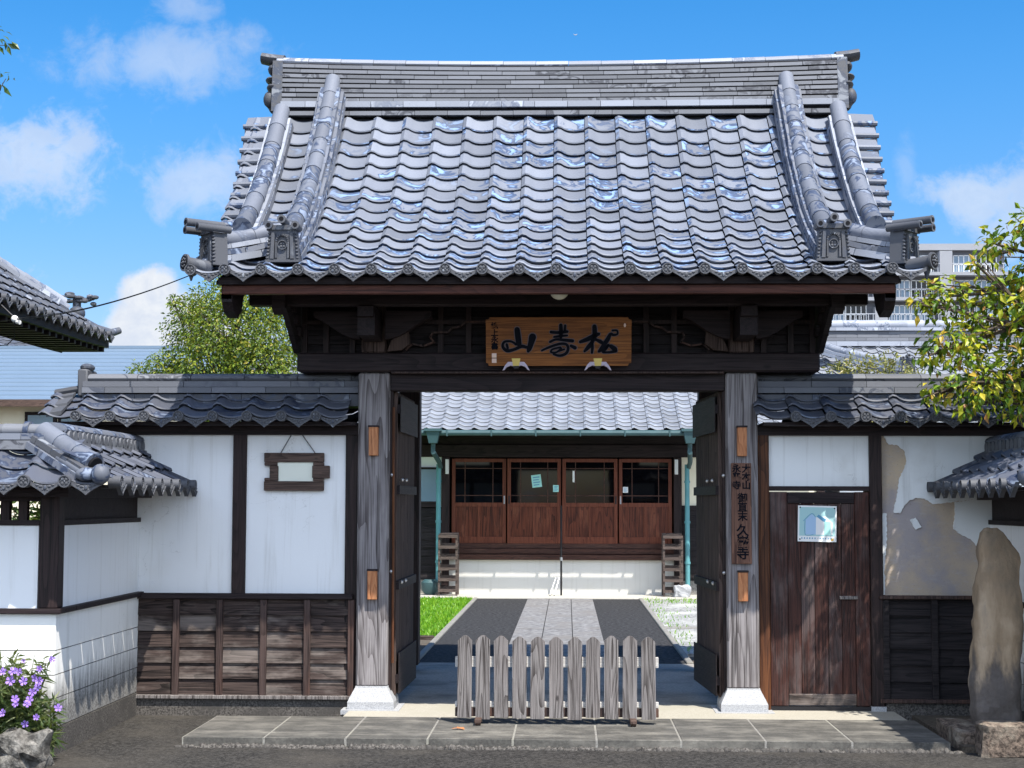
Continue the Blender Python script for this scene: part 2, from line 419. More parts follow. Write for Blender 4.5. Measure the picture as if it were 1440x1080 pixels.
def paving_mat():
    m, q, b = new_mat('step_paving_stone')
    c = coords(q, False)
    n1 = q.math('ADD', q.math('MULTIPLY', q.noise(q.vmath('MULTIPLY', c, (0.45, 2.2, 1)), 2.2, 8, 0.75), 0.6), q.math('MULTIPLY', q.noise(c, 5.0, 6, 0.7), 0.4))
    n2 = q.noise(c, 55, 4, 0.65)
    col = q.ramp(n1, [(0.30, (0.022, 0.020, 0.018)), (0.47, (0.06, 0.056, 0.049)), (0.56, (0.14, 0.13, 0.112)), (0.72, (0.34, 0.32, 0.27))])
    col = q.mix(q.math('MULTIPLY', q.sstep(n2, 0.4, 0.65), 0.4), col, (0.12, 0.115, 0.10))
    q.set(b.inputs['Base Color'], col)
    b.inputs['Roughness'].default_value = 0.8
    bump(q, b, n2, 0.3, 0.004)
    return m


MAT['paving'] = paving_mat()


def leaf_mat(name, stops, trans=0.35):
    m, q, b = new_mat(name)
    ri = q.n('NewGeometry').outputs['Random Per Island']
    col = q.ramp(ri, stops)
    q.set(b.inputs['Base Color'], col)
    b.inputs['Roughness'].default_value = 0.42
    b.inputs['Specular IOR Level'].default_value = 0.45
    tr = q.n('BsdfTranslucent', {'Color': q.mix(0.45, col, (0.32, 0.36, 0.03))})
    ms = q.n('MixShader', {0: trans, 1: b.outputs[0], 2: tr.outputs[0]})
    o = [n for n in m.node_tree.nodes if n.type == 'OUTPUT_MATERIAL'][0]
    q.L.new(ms.outputs[0], o.inputs[0])
    return m


MAT['leaf_l'] = leaf_mat('yellowing_green_leaves', [(0.0, (0.03, 0.065, 0.010)), (0.35, (0.085, 0.145, 0.018)), (0.65, (0.18, 0.26, 0.025)), (0.92, (0.30, 0.32, 0.03)), (1.0, (0.33, 0.27, 0.035))])
MAT['leaf_r'] = leaf_mat('autumn_tinted_leaves', [(0.0, (0.028, 0.075, 0.008)), (0.26, (0.085, 0.18, 0.012)), (0.5, (0.25, 0.35, 0.02)), (0.8, (0.52, 0.50, 0.03)), (0.96, (0.46, 0.30, 0.04)), (1.0, (0.46, 0.2, 0.08))])
MAT['leaf_d'] = leaf_mat('dark_green_leaves', [(0.0, (0.02, 0.04, 0.012)), (0.6, (0.05, 0.10, 0.02)), (1.0, (0.10, 0.15, 0.03))])
MAT['leaf_b'] = leaf_mat('bush_leaves', [(0.0, (0.10, 0.12, 0.03)), (0.6, (0.26, 0.27, 0.06)), (1.0, (0.40, 0.34, 0.14))])
MAT['leaf_f'] = leaf_mat('narrow_plant_leaves', [(0.0, (0.03, 0.055, 0.02)), (0.6, (0.09, 0.14, 0.04)), (1.0, (0.20, 0.22, 0.09))])
MAT['petal'] = leaf_mat('purple_petals', [(0.0, (0.34, 0.17, 0.72)), (1.0, (0.50, 0.32, 0.85))], 0.3)
MAT['petal_c'] = flat('flower_throat', (0.14, 0.05, 0.30), 0.6)
MAT['grass'] = leaf_mat('bright_lawn_blades', [(0.0, (0.07, 0.22, 0.008)), (0.6, (0.16, 0.37, 0.012)), (1.0, (0.28, 0.44, 0.025))], 0.3)
MAT['lawn'] = speckle('lawn_base', (0.05, 0.14, 0.008), (0.12, 0.27, 0.014), 30, (0.16, 0.27, 0.05), 1.5)

# ------------------------------------------------------------------ mesh helpers
class MB:
    def __init__(s):
        s.v, s.f, s.m = [], [], []

    def add(s, vs, fs, mi=0):
        o = len(s.v)
        s.v += [tuple(p) for p in vs]
        s.f += [tuple(i + o for i in f) for f in fs]
        s.m += [mi] * len(fs)

    def box(s, x0, x1, y0, y1, z0, z1, mi=0, ch=0.0):
        if ch <= 0:
            vs = [(x, y, z) for z in (z0, z1) for y in (y0, y1) for x in (x0, x1)]
            s.add(vs, [(0, 2, 3, 1), (4, 5, 7, 6), (0, 1, 5, 4), (2, 6, 7, 3), (0, 4, 6, 2), (1, 3, 7, 5)], mi)
        else:
            s.hexa([(x0, y0, z0), (x1, y0, z0), (x1, y1, z0), (x0, y1, z0), (x0, y0, z1), (x1, y0, z1), (x1, y1, z1), (x0, y1, z1)], mi, ch)

    def hexa(s, p, mi=0, ch=0.0):
        """8 corners: bottom ring 0-3, top ring 4-7 ; optional chamfer"""
        if ch <= 0:
            s.add(p, [(3, 2, 1, 0), (4, 5, 6, 7), (0, 1, 5, 4), (1, 2, 6, 5), (2, 3, 7, 6), (3, 0, 4, 7)], mi)
            return
        bm = bmesh.new()
        vv = [bm.verts.new(q) for q in p]
        for f in [(3, 2, 1, 0), (4, 5, 6, 7), (0, 1, 5, 4), (1, 2, 6, 5), (2, 3, 7, 6), (3, 0, 4, 7)]:
            bm.faces.new([vv[i] for i in f])
        bmesh.ops.bevel(bm, geom=bm.edges[:], offset=ch, segments=1, affect='EDGES', profile=0.5)
        bm.verts.index_update()
        s.add([q.co[:] for q in bm.verts], [[q.index for q in f.verts] for f in bm.faces], mi)
        bm.free()

    def obox(s, c, ax, ay, az, hx, hy, hz, mi=0, ch=0.0):
        c = Vector(c)
        ax, ay, az = Vector(ax), Vector(ay), Vector(az)
        P_ = [c + ax * (i * hx) + ay * (j * hy) + az * (k * hz) for k in (-1, 1) for (i, j) in ((-1, -1), (1, -1), (1, 1), (-1, 1))]
        s.hexa(P_, mi, ch)

    def prism(s, poly, fr, d0, d1, mi=0):
        """poly of 2-D points; fr(a,b,d) -> 3-D ; extruded d0..d1 ; assumes simple polygon"""
        n = len(poly)
        vs = [fr(a, b, d0) for a, b in poly] + [fr(a, b, d1) for a, b in poly]
        fs = [tuple(range(n)), tuple(range(2 * n - 1, n - 1, -1))]
        fs += [(i, i + n, (i + 1) % n + n, (i + 1) % n) for i in range(n)]
        s.add(vs, fs, mi)

    def tube(s, path, rad, n=10, mi=0, cap=True, squash=1.0):
        path = [Vector(p) for p in path]
        if not hasattr(rad, '__len__'):
            rad = [rad] * len(path)
        vs, fs = [], []
        ref = Vector((0, 0, 1))
        for i, p in enumerate(path):
            t = (path[min(i + 1, len(path) - 1)] - path[max(i - 1, 0)]).normalized()
            if abs(t.dot(ref)) > 0.97:
                a = t.cross(Vector((1, 0, 0))).normalized()
            else:
                a = t.cross(ref).normalized()
            b = a.cross(t)
            for k in range(n):
                an = 2 * math.pi * k / n
                vs.append(p + a * (math.cos(an) * rad[i]) + b * (math.sin(an) * rad[i] * squash))
        for i in range(len(path) - 1):
            for k in range(n):
                k2 = (k + 1) % n
                fs.append((i * n + k, i * n + k2, (i + 1) * n + k2, (i + 1) * n + k))
        if cap:
            fs.append(tuple(range(n - 1, -1, -1)))
            fs.append(tuple((len(path) - 1) * n + k for k in range(n)))
        s.add(vs, fs, mi)

    def sphere(s, c, rx, ry=None, rz=None, n=10, m=7, mi=0, jit=0.0, rnd=None):
        ry = rx if ry is None else ry
        rz = rx if rz is None else rz
        vs, fs = [], []
        for i in range(m + 1):
            th = math.pi * i / m
            for k in range(n):
                ph = 2 * math.pi * k / n
                j = 1 + (rnd.uniform(-jit, jit) if rnd else 0)
                vs.append((c[0] + rx * j * math.sin(th) * math.cos(ph), c[1] + ry * j * math.sin(th) * math.sin(ph), c[2] + rz * j * math.cos(th)))
        for i in range(m):
            for k in range(n):
                k2 = (k + 1) % n
                fs.append((i * n + k, (i + 1) * n + k, (i + 1) * n + k2, i * n + k2))
        s.add(vs, fs, mi)

    def build(s, name, mats, parent=None, smooth=None, link=True, fix=True):
        me = bpy.data.meshes.new(name)
        me.from_pydata(s.v, [], s.f)
        if not isinstance(mats, (list, tuple)):
            mats = [mats]
        for m in mats:
            me.materials.append(MAT[m] if isinstance(m, str) else m)
        me.polygons.foreach_set('material_index', s.m)
        if fix:
            bm = bmesh.new()
            bm.from_mesh(me)
            bmesh.ops.recalc_face_normals(bm, faces=bm.faces[:])
            bm.to_mesh(me)
            bm.free()
        if smooth:
            me.shade_smooth()
            me.set_sharp_from_angle(angle=R(smooth))
        me.update()
        o = bpy.data.objects.new(name, me)
        if link:
            COL.objects.link(o)
        if parent is not None:
            attach(o, parent)
        return o


BASE = {}


def attach(o, p):
    o.parent = p
    if p.name in BASE:
        o.matrix_parent_inverse = Matrix.Translation(-Vector(BASE[p.name]))


def tag(o, label=None, cat=None, group=None, kind=None):
    if label:
        o['label'] = label
    if cat:
        o['category'] = cat
    if group:
        o['group'] = group
    if kind:
        o['kind'] = kind
    return o


def thing(name, loc, label, cat, group=None):
    o = bpy.data.objects.new(name, None)
    o.empty_display_size = 0.2
    COL.objects.link(o)
    o.location = loc
    BASE[o.name] = tuple(loc)
    return tag(o, label, cat, group)


def struct(name, mb, mats, smooth=None):
    return tag(mb.build(name, mats, None, smooth), kind='structure')


def inst(src, name, mat4, parent=None):
    o = bpy.data.objects.new(name, src)
    COL.objects.link(o)
    o.matrix_basis = mat4
    if parent is not None:
        o.parent = parent
        if parent.name in BASE:
            o.matrix_parent_inverse = Matrix.Translation(-Vector(BASE[parent.name]))
    return o


Z = Vector((0, 0, 1))

# ------------------------------------------------------------------ roof tile builders
def arc_table(zf, dmax, n=200):
    """profile z = zf(d), returns function s -> (d, z, T) and total length"""
    tab = [(0.0, 0.0, zf(0.0))]
    for i in range(1, n + 1):
        d = dmax * i / n
        z = zf(d)
        tab.append((tab[-1][0] + math.hypot(d - tab[-1][1], z - tab[-1][2]), d, z))
    L = tab[-1][0]

    def at(s):
        if s <= 0:
            a, b = tab[0], tab[1]
        elif s >= L:
            a, b = tab[-2], tab[-1]
        else:
            k = min(n - 1, int(s / L * n))
            while k > 0 and tab[k][0] > s:
                k -= 1
            while k < n - 1 and tab[k + 1][0] < s:
                k += 1
            a, b = tab[k], tab[k + 1]
        t = (s - a[0]) / (b[0] - a[0])
        dd, dz = (b[1] - a[1]), (b[2] - a[2])
        l = math.hypot(dd, dz)
        return a[1] + dd * t, a[2] + dz * t, dd / l, dz / l
    return at, L


def tprof(t, hump):
    """height across one pantile, t in 0..1 (hump on the left, trough on the right)"""
    h = hump * math.exp(-((t - 0.14) / 0.155) ** 2)
    if t > 0.30:
        h -= 0.42 * hump * math.sin(math.pi * min(1.0, (t - 0.30) / 0.72))
    return h


def tilefield(mb, O, A, B, at, L, nrow, u0, ncol, pitch, clip=None, hump=0.034, lift=0.031, seed=1, na=10, sag=None, mi=0):
    rnd = random.Random(seed)
    O, A, B = Vector(O), Vector(A), Vector(B)
    e = L / nrow
    for r in range(nrow):
        for c in range(ncol):
            ua = u0 + c * pitch
            if clip and not clip(ua + pitch * 0.5, (r + 0.5) * e):
                continue
            sl, su = r * e + rnd.uniform(-.003, .003), (r + 1) * e + 0.02
            jz = rnd.uniform(-.0025, .0025)
            jt = rnd.uniform(-.004, .004)
            vs = []
            for (s_, lf) in ((su, 0.0), (sl + .009, lift), (sl, lift - .008), (sl + .030, -0.004)):
                d, z, td, tz = at(s_)
                Nn = (Z * td - B * tz)
                base = O + B * d + Z * z
                for i in range(na):
                    t = i / (na - 1)
                    h = tprof(t, hump) + lf + jz + jt * (t - 0.5)
                    u = ua + t * (pitch - 0.004)
                    if sag:
                        base_s = Z * sag(u)
                    else:
                        base_s = Vector((0, 0, 0))
                    vs.append(base + base_s + A * u + Nn * h)
            fs = []
            for k in (0, 1, 2):
                for i in range(na - 1):
                    fs.append((k * na + i, k * na + i + 1, (k + 1) * na + i + 1, (k + 1) * na + i))
            mb.add(vs, [f[::-1] for f in fs], mi)


def eave_tile_mesh(name, pitch=0.266, R0=0.041, drop=0.062, mat='tile_orn', sc=1.0):
    """one eave tile : round medallion in front of the roll and a pendant plate below the trough; local x across, +y inward"""
    mb = MB()
    n = 20
    fr = lambda a, b, d: (a, d, b)
    cz = 0.030
    # medallion
    circ = lambda r: [(r * math.cos(2 * math.pi * k / n), cz + r * math.sin(2 * math.pi * k / n)) for k in range(n)]
    mb.prism(circ(R0), fr, -0.046, 0.03)
    # raised rim
    a, b = circ(R0 * 0.99), circ(R0 * 0.82)
    vs = [fr(*p, -0.054) for p in a] + [fr(*p, -0.054) for p in b] + [fr(*p, -0.044) for p in b] + [fr(*p, -0.044) for p in a]
    fs = []
    for k in range(n):
        k2 = (k + 1) % n
        fs += [(k, k2, n + k2, n + k), (n + k, n + k2, 2 * n + k2, 2 * n + k), (3 * n + k, 3 * n + k2, k2, k)]
    mb.add(vs, fs)
    # crest : ring of petals with a boss
    for k in range(4):
        an = math.pi / 4 + k * math.pi / 2
        mb.sphere((0.018 * math.cos(an), -0.047, cz + 0.018 * math.sin(an)), 0.0115, 0.006, 0.0115, 8, 5)
    mb.sphere((0, -0.047, cz), 0.007, 0.007, 0.007, 8, 5)
    for k in range(4):
        an = k * math.pi / 2
        mb.sphere((0.027 * math.cos(an), -0.047, cz + 0.027 * math.sin(an)), 0.0045, 0.005, 0.0045, 6, 4)
    # pendant plate
    x0, x1 = 0.022, pitch - 0.022
    top = []
    for i in range(13):
        t = i / 12
        x = x0 + (x1 - x0) * t
        top.append((x, 0.040 - 0.034 * math.sin(math.pi * t) ** 0.8))
    bot = []
    for i in range(17):
        t = 1 - i / 16
        x = x0 + (x1 - x0) * t
        q = 1 - abs(2 * t - 1)
        bot.append((x, 0.012 - drop * (0.15 * math.sin(q * math.pi / 2) + 0.85 * q ** 1.25) - 0.008 * q ** 6))
    mb.prism(top + bot, fr, -0.020, 0.004)
    # rim along the lower edge
    for p, q in zip(bot[:-1], bot[1:]):
        mb.hexa([fr(p[0], p[1] - .001, -.027), fr(q[0], q[1] - .001, -.027), fr(q[0], q[1] - .001, -.018), fr(p[0], p[1] - .001, -.018),
                 fr(p[0], p[1] + .010, -.027), fr(q[0], q[1] + .010, -.027), fr(q[0], q[1] + .010, -.018), fr(p[0], p[1] + .010, -.018)])
    # relief : arabesque reduced to a bud and two scrolls each side
    xm = (x0 + x1) / 2
    mb.sphere((xm, -0.020, -0.012), 0.012, 0.007, 0.018, 8, 5)
    for sgn in (-1, 1):
        mb.sphere((xm + sgn * 0.028, -0.020, -0.003), 0.013, 0.006, 0.008, 8, 5)
        mb.sphere((xm + sgn * 0.052, -0.020, 0.006), 0.012, 0.006, 0.007, 8, 5)
        mb.sphere((xm + sgn * 0.018, -0.020, -0.024), 0.008, 0.005, 0.007, 8, 5)
    o = mb.build(name, mat, None, 35, link=False)
    me = o.data
    if sc != 1.0:
        me.transform(Matrix.Scale(sc, 4))
    bpy.data.objects.remove(o)
    return me


def frame_mat(o, A, B):
    A, B = Vector(A), Vector(B)
    m = Matrix((A, B, Z)).transposed().to_4x4()
    m.translation = Vector(o)
    return m


def ridge_tube(mb, path, r, seg=0.24, n=14, mi=0, squash=1.0):
    """row of overlapping round ridge tiles along a path"""
    path = [Vector(p) for p in path]
    ls = [0.0]
    for a, b in zip(path[:-1], path[1:]):
        ls.append(ls[-1] + (b - a).length)

    def P(s):
        s = max(0, min(ls[-1], s))
        k = 0
        while k < len(ls) - 2 and ls[k + 1] < s:
            k += 1
        return path[k].lerp(path[k + 1], (s - ls[k]) / (ls[k + 1] - ls[k]))
    N_ = max(1, round(ls[-1] / seg))
    st = ls[-1] / N_
    for i in range(N_):
        a, b = i * st, (i + 1) * st + 0.015
        pts = [P(a + (b - a) * q / 4) for q in range(5)]
        mb.tube(pts, [r * 0.95, r * 0.955, r * 0.965, r * 1.0, r * 1.03], n, mi, True, squash)
    return P, ls[-1]


def noshi(mb, path, layers, piece=0.27, seed=3, gap=0.004, mi=None, zs=None):
    """flat stacked ridge tiles along a path; layers = (half width, z offset, thickness, material index)"""
    rnd = random.Random(seed)
    path = [Vector(p) for p in path]
    ls = [0.0]
    for a, b in zip(path[:-1], path[1:]):
        ls.append(ls[-1] + (b - a).length)

    def P(s):
        s = max(0, min(ls[-1], s))
        k = 0
        while k < len(ls) - 2 and ls[k + 1] < s:
            k += 1
        t = (path[k + 1] - path[k]).normalized()
        return path[k].lerp(path[k + 1], (s - ls[k]) / (ls[k + 1] - ls[k])), t
    for li, (hw, zo, th, m) in enumerate(layers):
        s0 = -piece * (0.5 if li % 2 else 0.0) - rnd.uniform(0, 0.06)
        while s0 < ls[-1]:
            a, b = max(0, s0), min(ls[-1], s0 + piece)
            if b - a > 0.03:
                pa, ta = P(a + gap * .5)
                pb, tb = P(b - gap * .5)
                sa, sb = ta.cross(Z).normalized(), tb.cross(Z).normalized()
                ua, ub = sa.cross(ta), sb.cross(tb)
                j = rnd.uniform(-.003, .003)
                w = hw + j
                mb.hexa([pa - sa * w + ua * zo, pb - sb * w + ub * zo, pb + sb * w + ub * zo, pa + sa * w + ua * zo,
                         pa - sa * (w - .004) + ua * (zo + th), pb - sb * (w - .004) + ub * (zo + th),
                         pb + sb * (w - .004) + ub * (zo + th), pa + sa * (w - .004) + ua * (zo + th)], m)
            s0 += piece


def oni_mesh(tl=0.09):
    """ridge-end tile: tapering block with an arched, crested panel, beaded edges, three round tiles on top. faces -y"""
    mb = MB()
    fr = lambda a, b, d: (a, d, b)
    mb.prism([(-.118, 0), (.118, 0), (.098, .235), (-.098, .235)], fr, -.035, .075)
    # frame ribs
    for sgn in (-1, 1):
        mb.hexa([fr(sgn * .062, .012, -.055), fr(sgn * .088, .012, -.055), fr(sgn * .088, .012, -.034), fr(sgn * .062, .012, -.034),
                 fr(sgn * .055, .205, -.055), fr(sgn * .078, .205, -.055), fr(sgn * .078, .205, -.034), fr(sgn * .055, .205, -.034)])
        for k in range(8):
            z = .02 + k * .026
            mb.sphere((sgn * (.112 - k * .0022), -.036, z), .012, .014, .0095, 7, 5)
    # inner arch
    pts = [(-.045, .02)] + [(.045 * -math.cos(math.pi * k / 10), .14 + .05 * math.sin(math.pi * k / 10)) for k in range(11)] + [(.045, .02)]
    for p, q in zip(pts[:-1], pts[1:]):
        c = Vector(fr((p[0] + q[0]) / 2, (p[1] + q[1]) / 2, -.042))
        d = Vector(fr(q[0] - p[0], q[1] - p[1], 0))
        l = d.length
        d.normalize()
        y = Vector((0, 1, 0))
        mb.obox(c, d, y, d.cross(y), l / 2 + .002, .010, .006)
    # crest
    n = 18
    for (r, w) in ((.036, .006),):
        for k in range(n):
            a0, a1 = 2 * math.pi * k / n, 2 * math.pi * (k + 1) / n
            mb.hexa([fr((r - w) * math.cos(a0), .115 + (r - w) * math.sin(a0), -.05), fr((r - w) * math.cos(a1), .115 + (r - w) * math.sin(a1), -.05),
                     fr((r - w) * math.cos(a1), .115 + (r - w) * math.sin(a1), -.034), fr((r - w) * math.cos(a0), .115 + (r - w) * math.sin(a0), -.034),
                     fr(r * math.cos(a0), .115 + r * math.sin(a0), -.05), fr(r * math.cos(a1), .115 + r * math.sin(a1), -.05),
                     fr(r * math.cos(a1), .115 + r * math.sin(a1), -.034), fr(r * math.cos(a0), .115 + r * math.sin(a0), -.034)])
    for k in range(4):
        an = math.pi / 4 + k * math.pi / 2
        mb.sphere((.015 * math.cos(an), -.036, .115 + .015 * math.sin(an)), .010, .008, .010, 8, 5)
    mb.box(-.125, .125, -.05, .07, -.012, .006)
    # cresting bar + three round tiles
    mb.hexa([fr(-.12, .228, -.05), fr(.12, .228, -.05), fr(.12, .228, .05), fr(-.12, .228, .05), fr(-.06, .262, -.05), fr(.06, .262, -.05), fr(.06, .262, .05), fr(-.06, .262, .05)])
    for (x, z, r, l) in ((-.098, .258, .030, tl), (.098, .258, .030, tl), (0, .300, .032, tl * 1.25)):
        mb.tube([(x, -l, z), (x, -l + .012, z), (x, -l + .016, z), (x, .10, z)], [r, r, r * .93, r * .93], 14)
        mb.tube([(x, -l - .002, z), (x, -l + .004, z)], [r * .55, r * .55], 10, 1)
    o = mb.build('tmp', ['tile_orn', 'hole'], None, 35, link=False)
    me = o.data
    bpy.data.objects.remove(o)
    return me


ME_EAVE = eave_tile_mesh('eave_tile_mesh')
ME_ONI = oni_mesh(0.08)
ME_ONI_L = oni_mesh(0.17)

# ------------------------------------------------------------------ the gate
YR = 1.60            # ridge line
YE = -1.12           # front eave
ZE = 3.245
gate = thing('temple_gate', (0, 0, 0), 'large wooden temple gate with curved grey tiled roof and open double doors', 'gate')

# pillars on stone bases
for sx_ in (-1, 1):
    mb = MB()
    xc = sx_ * 1.44
    mb.box(xc - .124, xc + .124, 0.0, .248, .172, 2.62, 0, .014)
    p = mb.build('main_pillar', 'w_grey_z', gate)
    mb = MB()
    # chamfered stone foot: waist near the top
    x0, x1, y0, y1 = xc - .180, xc + .180, -.06, .30
    rings = [(.0, 0.0), (.055, 0.0), (.082, .012), (.160, .052), (.172, .054)]
    vs, fs = [], []
    for z, ins in rings:
        vs += [(x0 + ins, y0 + ins, z + .004), (x1 - ins, y0 + ins, z + .004), (x1 - ins, y1 - ins, z + .004), (x0 + ins, y1 - ins, z + .004)]
    for i in range(len(rings) - 1):
        for k in range(4):
            k2 = (k + 1) % 4
            fs.append((i * 4 + k, i * 4 + k2, i * 4 + 4 + k2, i * 4 + 4 + k))
    fs += [(3, 2, 1, 0), tuple(len(vs) - 4 + k for k in range(4))]
    mb.add(vs, fs)
    mb.box(xc - .225, xc + .225, -.11, .36, -.03, .0035)
    mb.build('stone_foot', 'granite', p)
    for zt in (2.19, 1.07):
        mb = MB()
        w = .037
        xp = xc - .003 * sx_
        mb.hexa([(xp - w, -.045, zt - .225), (xp + w, -.045, zt - .225), (xp + w, .001, zt - .225), (xp - w, .001, zt - .225),
                 (xp - w, -.058, zt), (xp + w, -.058, zt), (xp + w, .001, zt), (xp - w, .001, zt)], 0, .004)
        pg = mb.build('wall_peg', 'w_peg', p)
        mb = MB()
        mb.box(xp - w - .004, xp + w + .004, -.062, -.002, zt - .002, zt + .012)
        mb.build('peg_cap', 'w_dark_x', p)

# beams
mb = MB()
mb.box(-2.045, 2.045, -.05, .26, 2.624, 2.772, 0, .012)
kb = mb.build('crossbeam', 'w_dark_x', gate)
mb = MB()
mb.box(-1.316, 1.316, .03, .20, 2.478, 2.622, 0, .006)
mb.build('lintel', 'w_dark_x', gate)
mb = MB()
mb.box(-1.30, 1.30, -.056, .02, 2.610, 2.6225)
mb.build('lintel_trim', 'w_rail' if False else 'w_batten', gate)

# rear pillars and tie beams
for sx_ in (-1, 1):
    mb = MB()
    mb.box(sx_ * 1.44 - .10, sx_ * 1.44 + .10, 2.9, 3.1, 0.05, 3.35, 0, .01)
    mb.build('rear_pillar', 'w_dark_z', gate)
    mb = MB()
    mb.box(sx_ * 1.44 - .065, sx_ * 1.44 + .065, .255, 2.9, 2.30, 2.46)
    mb.box(sx_ * 1.44 - .065, sx_ * 1.44 + .065, -.55, 3.95, 2.86, 3.03)
    mb.build('tie_beam', 'w_dark_y', gate)
mb = MB()
mb.box(-2.2, 2.2, 2.93, 3.07, 3.12, 3.3)
mb.build('rear_purlin', 'w_dark_x', gate)

# panel wall above the crossbeam: boards, battens, carved strut silhouettes
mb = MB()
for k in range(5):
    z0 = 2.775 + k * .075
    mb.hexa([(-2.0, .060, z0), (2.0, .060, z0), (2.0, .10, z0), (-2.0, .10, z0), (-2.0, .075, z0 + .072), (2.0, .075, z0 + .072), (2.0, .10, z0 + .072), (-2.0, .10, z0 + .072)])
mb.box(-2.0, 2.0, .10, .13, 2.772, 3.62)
mb.build('panel_boards', 'w_board_dk', gate)
mb = MB()
for x in (-2.0, -1.83, -1.62, -1.2, -.92, -.70, .70, .92, 1.2, 1.62, 1.83, 2.0):
    mb.box(x - .022, x + .022, .03, .075, 2.775, 3.15)
mb.box(-2.02, 2.02, .02, .072, 3.005, 3.035)
mb.build('panel_battens', 'w_dark_z', gate)


def carved(pts, y0, y1, name, mat='w_dark_x'):
    m_ = MB()
    m_.prism(pts, lambda a, b, d: (a, d, b), y0, y1)
    return m_.build(name, mat, gate)


for sx_ in (-1, 1):
    f = lambda L_: [(sx_ * a, b) for a, b in L_]
    # short strut above the pillar
    mb = MB()
    xc = sx_ * 1.44
    mb.box(xc - .10, xc + .10, -.03, .2, 2.774, 3.25, 0, .01)
    mb.build('strut_post', 'w_door_z', gate)
    # curved bracket arms either side of the post
    arm = []
    for i in range(9):
        t = i / 8
        arm.append((1.44 - .10 - .36 * t, 3.04 - .17 * math.cos(t * math.pi / 2) ** 1.4))
    carved(f(arm + [(.98, 3.09), (1.34, 3.09)]), -.16, -.03, 'bracket_arm')
    arm2 = [(2 * 1.44 - a, b) for a, b in arm]
    carved(f(arm2 + [(1.90, 3.09), (1.54, 3.09)]), -.16, -.03, 'bracket_arm')
    # stepped cloud carving beside the sign
    cl = [(.52, 2.80), (.52, 3.02), (.72, 3.02), (.76, 2.985), (.83, 2.97), (.86, 2.94), (.98, 2.935), (1.0, 2.90), (.97, 2.86), (1.05, 2.83), (1.14, 2.845), (1.19, 2.80)]
    rim = MB()
    pts = f(cl[1:])
    for p, q in zip(pts[:-1], pts[1:]):
        d = Vector((q[0] - p[0], 0, q[1] - p[1]))
        l = d.length
        d.normalize()
        rim.obox(((p[0] + q[0]) / 2, .012, (p[1] + q[1]) / 2), d, (0, 1, 0), d.cross(Vector((0, 1, 0))), l / 2 + .004, .022, .007)
    rim.build('carved_moulding', 'w_batten', gate)
    # leaf shaped carving at the post
    lf = [(1.33, 2.78), (1.30, 2.86), (1.23, 2.93), (1.20, 2.99), (1.16, 2.93), (1.15, 2.84), (1.22, 2.79)]
    carved(f(lf), -.09, -.04, 'carved_leaf', 'w_door_z')
    # long arm carrying the eave purlin, with chamfered nose
    mb = MB()
    mb.hexa([(xc - .06, -.60, 3.00), (xc + .06, -.60, 3.00), (xc + .06, .1, 2.93), (xc - .06, .1, 2.93),
             (xc - .06, -.60, 3.075), (xc + .06, -.60, 3.075), (xc + .06, .1, 3.10), (xc - .06, .1, 3.10)])
    mb.build('eave_arm', 'w_dark_y', gate)
    # gable boarding
    yz = [(-.6, 3.06), (.0, 2.775), (3.2, 2.775), (3.7, 3.06), (3.2, 3.75), (1.7, 4.8), (1.5, 4.8), (0.1, 3.75)]
    mb = MB()
    xg = sx_ * 2.06
    mb.prism(yz, lambda a, b, d: (d, a, b), xg - .02, xg + .02)
    mb.build('gable_boards', 'w_board_dk', gate)
    mb = MB()
    for k, (dy, z0) in enumerate(((-.02, 2.90), (-.18, 2.98), (-.34, 3.06))):
        mb.box(xg - sx_ * .0 - .05, xg + .05 + .0, dy - .06, dy + .06, z0, z0 + .07)
        mb.box(xg + sx_ * .03 - .045, xg + sx_ * .03 + .045, dy - .05, dy + .05, z0 + .075, z0 + .13)
    mb.build('gable_bracket', 'w_dark_x', gate)

# eave purlin, rafters, soffit, fascia
mb = MB()
mb.box(-2.33, 2.33, -.56, -.44, 3.085, 3.205, 0, .008)
mb.build('eave_purlin', 'w_dark_x', gate)


def roof_z(d):     # d measured inward from the eave edge
    return ZE + 0.29 * d + 0.155 * d * d


at_g, L_g = arc_table(roof_z, 2.52)
DMAX = 2.52


def under(y):      # underside of the tiles
    d = y - YE if y <= YR else 2 * YR - y - YE
    return roof_z(max(0, min(DMAX, d))) - .085


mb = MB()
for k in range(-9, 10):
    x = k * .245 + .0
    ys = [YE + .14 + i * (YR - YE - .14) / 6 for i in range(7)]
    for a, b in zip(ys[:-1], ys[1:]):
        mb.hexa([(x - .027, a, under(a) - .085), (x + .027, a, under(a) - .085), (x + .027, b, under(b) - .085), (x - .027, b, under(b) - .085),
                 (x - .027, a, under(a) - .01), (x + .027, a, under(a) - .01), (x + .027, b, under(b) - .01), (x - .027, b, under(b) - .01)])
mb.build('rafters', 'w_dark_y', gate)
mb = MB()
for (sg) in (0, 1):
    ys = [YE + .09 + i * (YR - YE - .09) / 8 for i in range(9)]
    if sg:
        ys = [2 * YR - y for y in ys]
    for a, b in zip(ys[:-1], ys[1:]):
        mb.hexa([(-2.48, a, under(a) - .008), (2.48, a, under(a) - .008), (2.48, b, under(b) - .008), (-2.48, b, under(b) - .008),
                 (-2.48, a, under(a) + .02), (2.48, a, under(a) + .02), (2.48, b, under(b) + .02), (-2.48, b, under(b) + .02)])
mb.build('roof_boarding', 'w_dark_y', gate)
mb = MB()
mb.box(-2.44, 2.44, YE + .10, YE + .16, 3.113, 3.178, 0, .004)
mb.build('fascia', 'w_red_x', gate)
mb = MB()
mb.box(-2.46, 2.46, YE + .06, YE + .15, 3.180, 3.232)
mb.build('tile_batten', 'w_dark_x', gate)
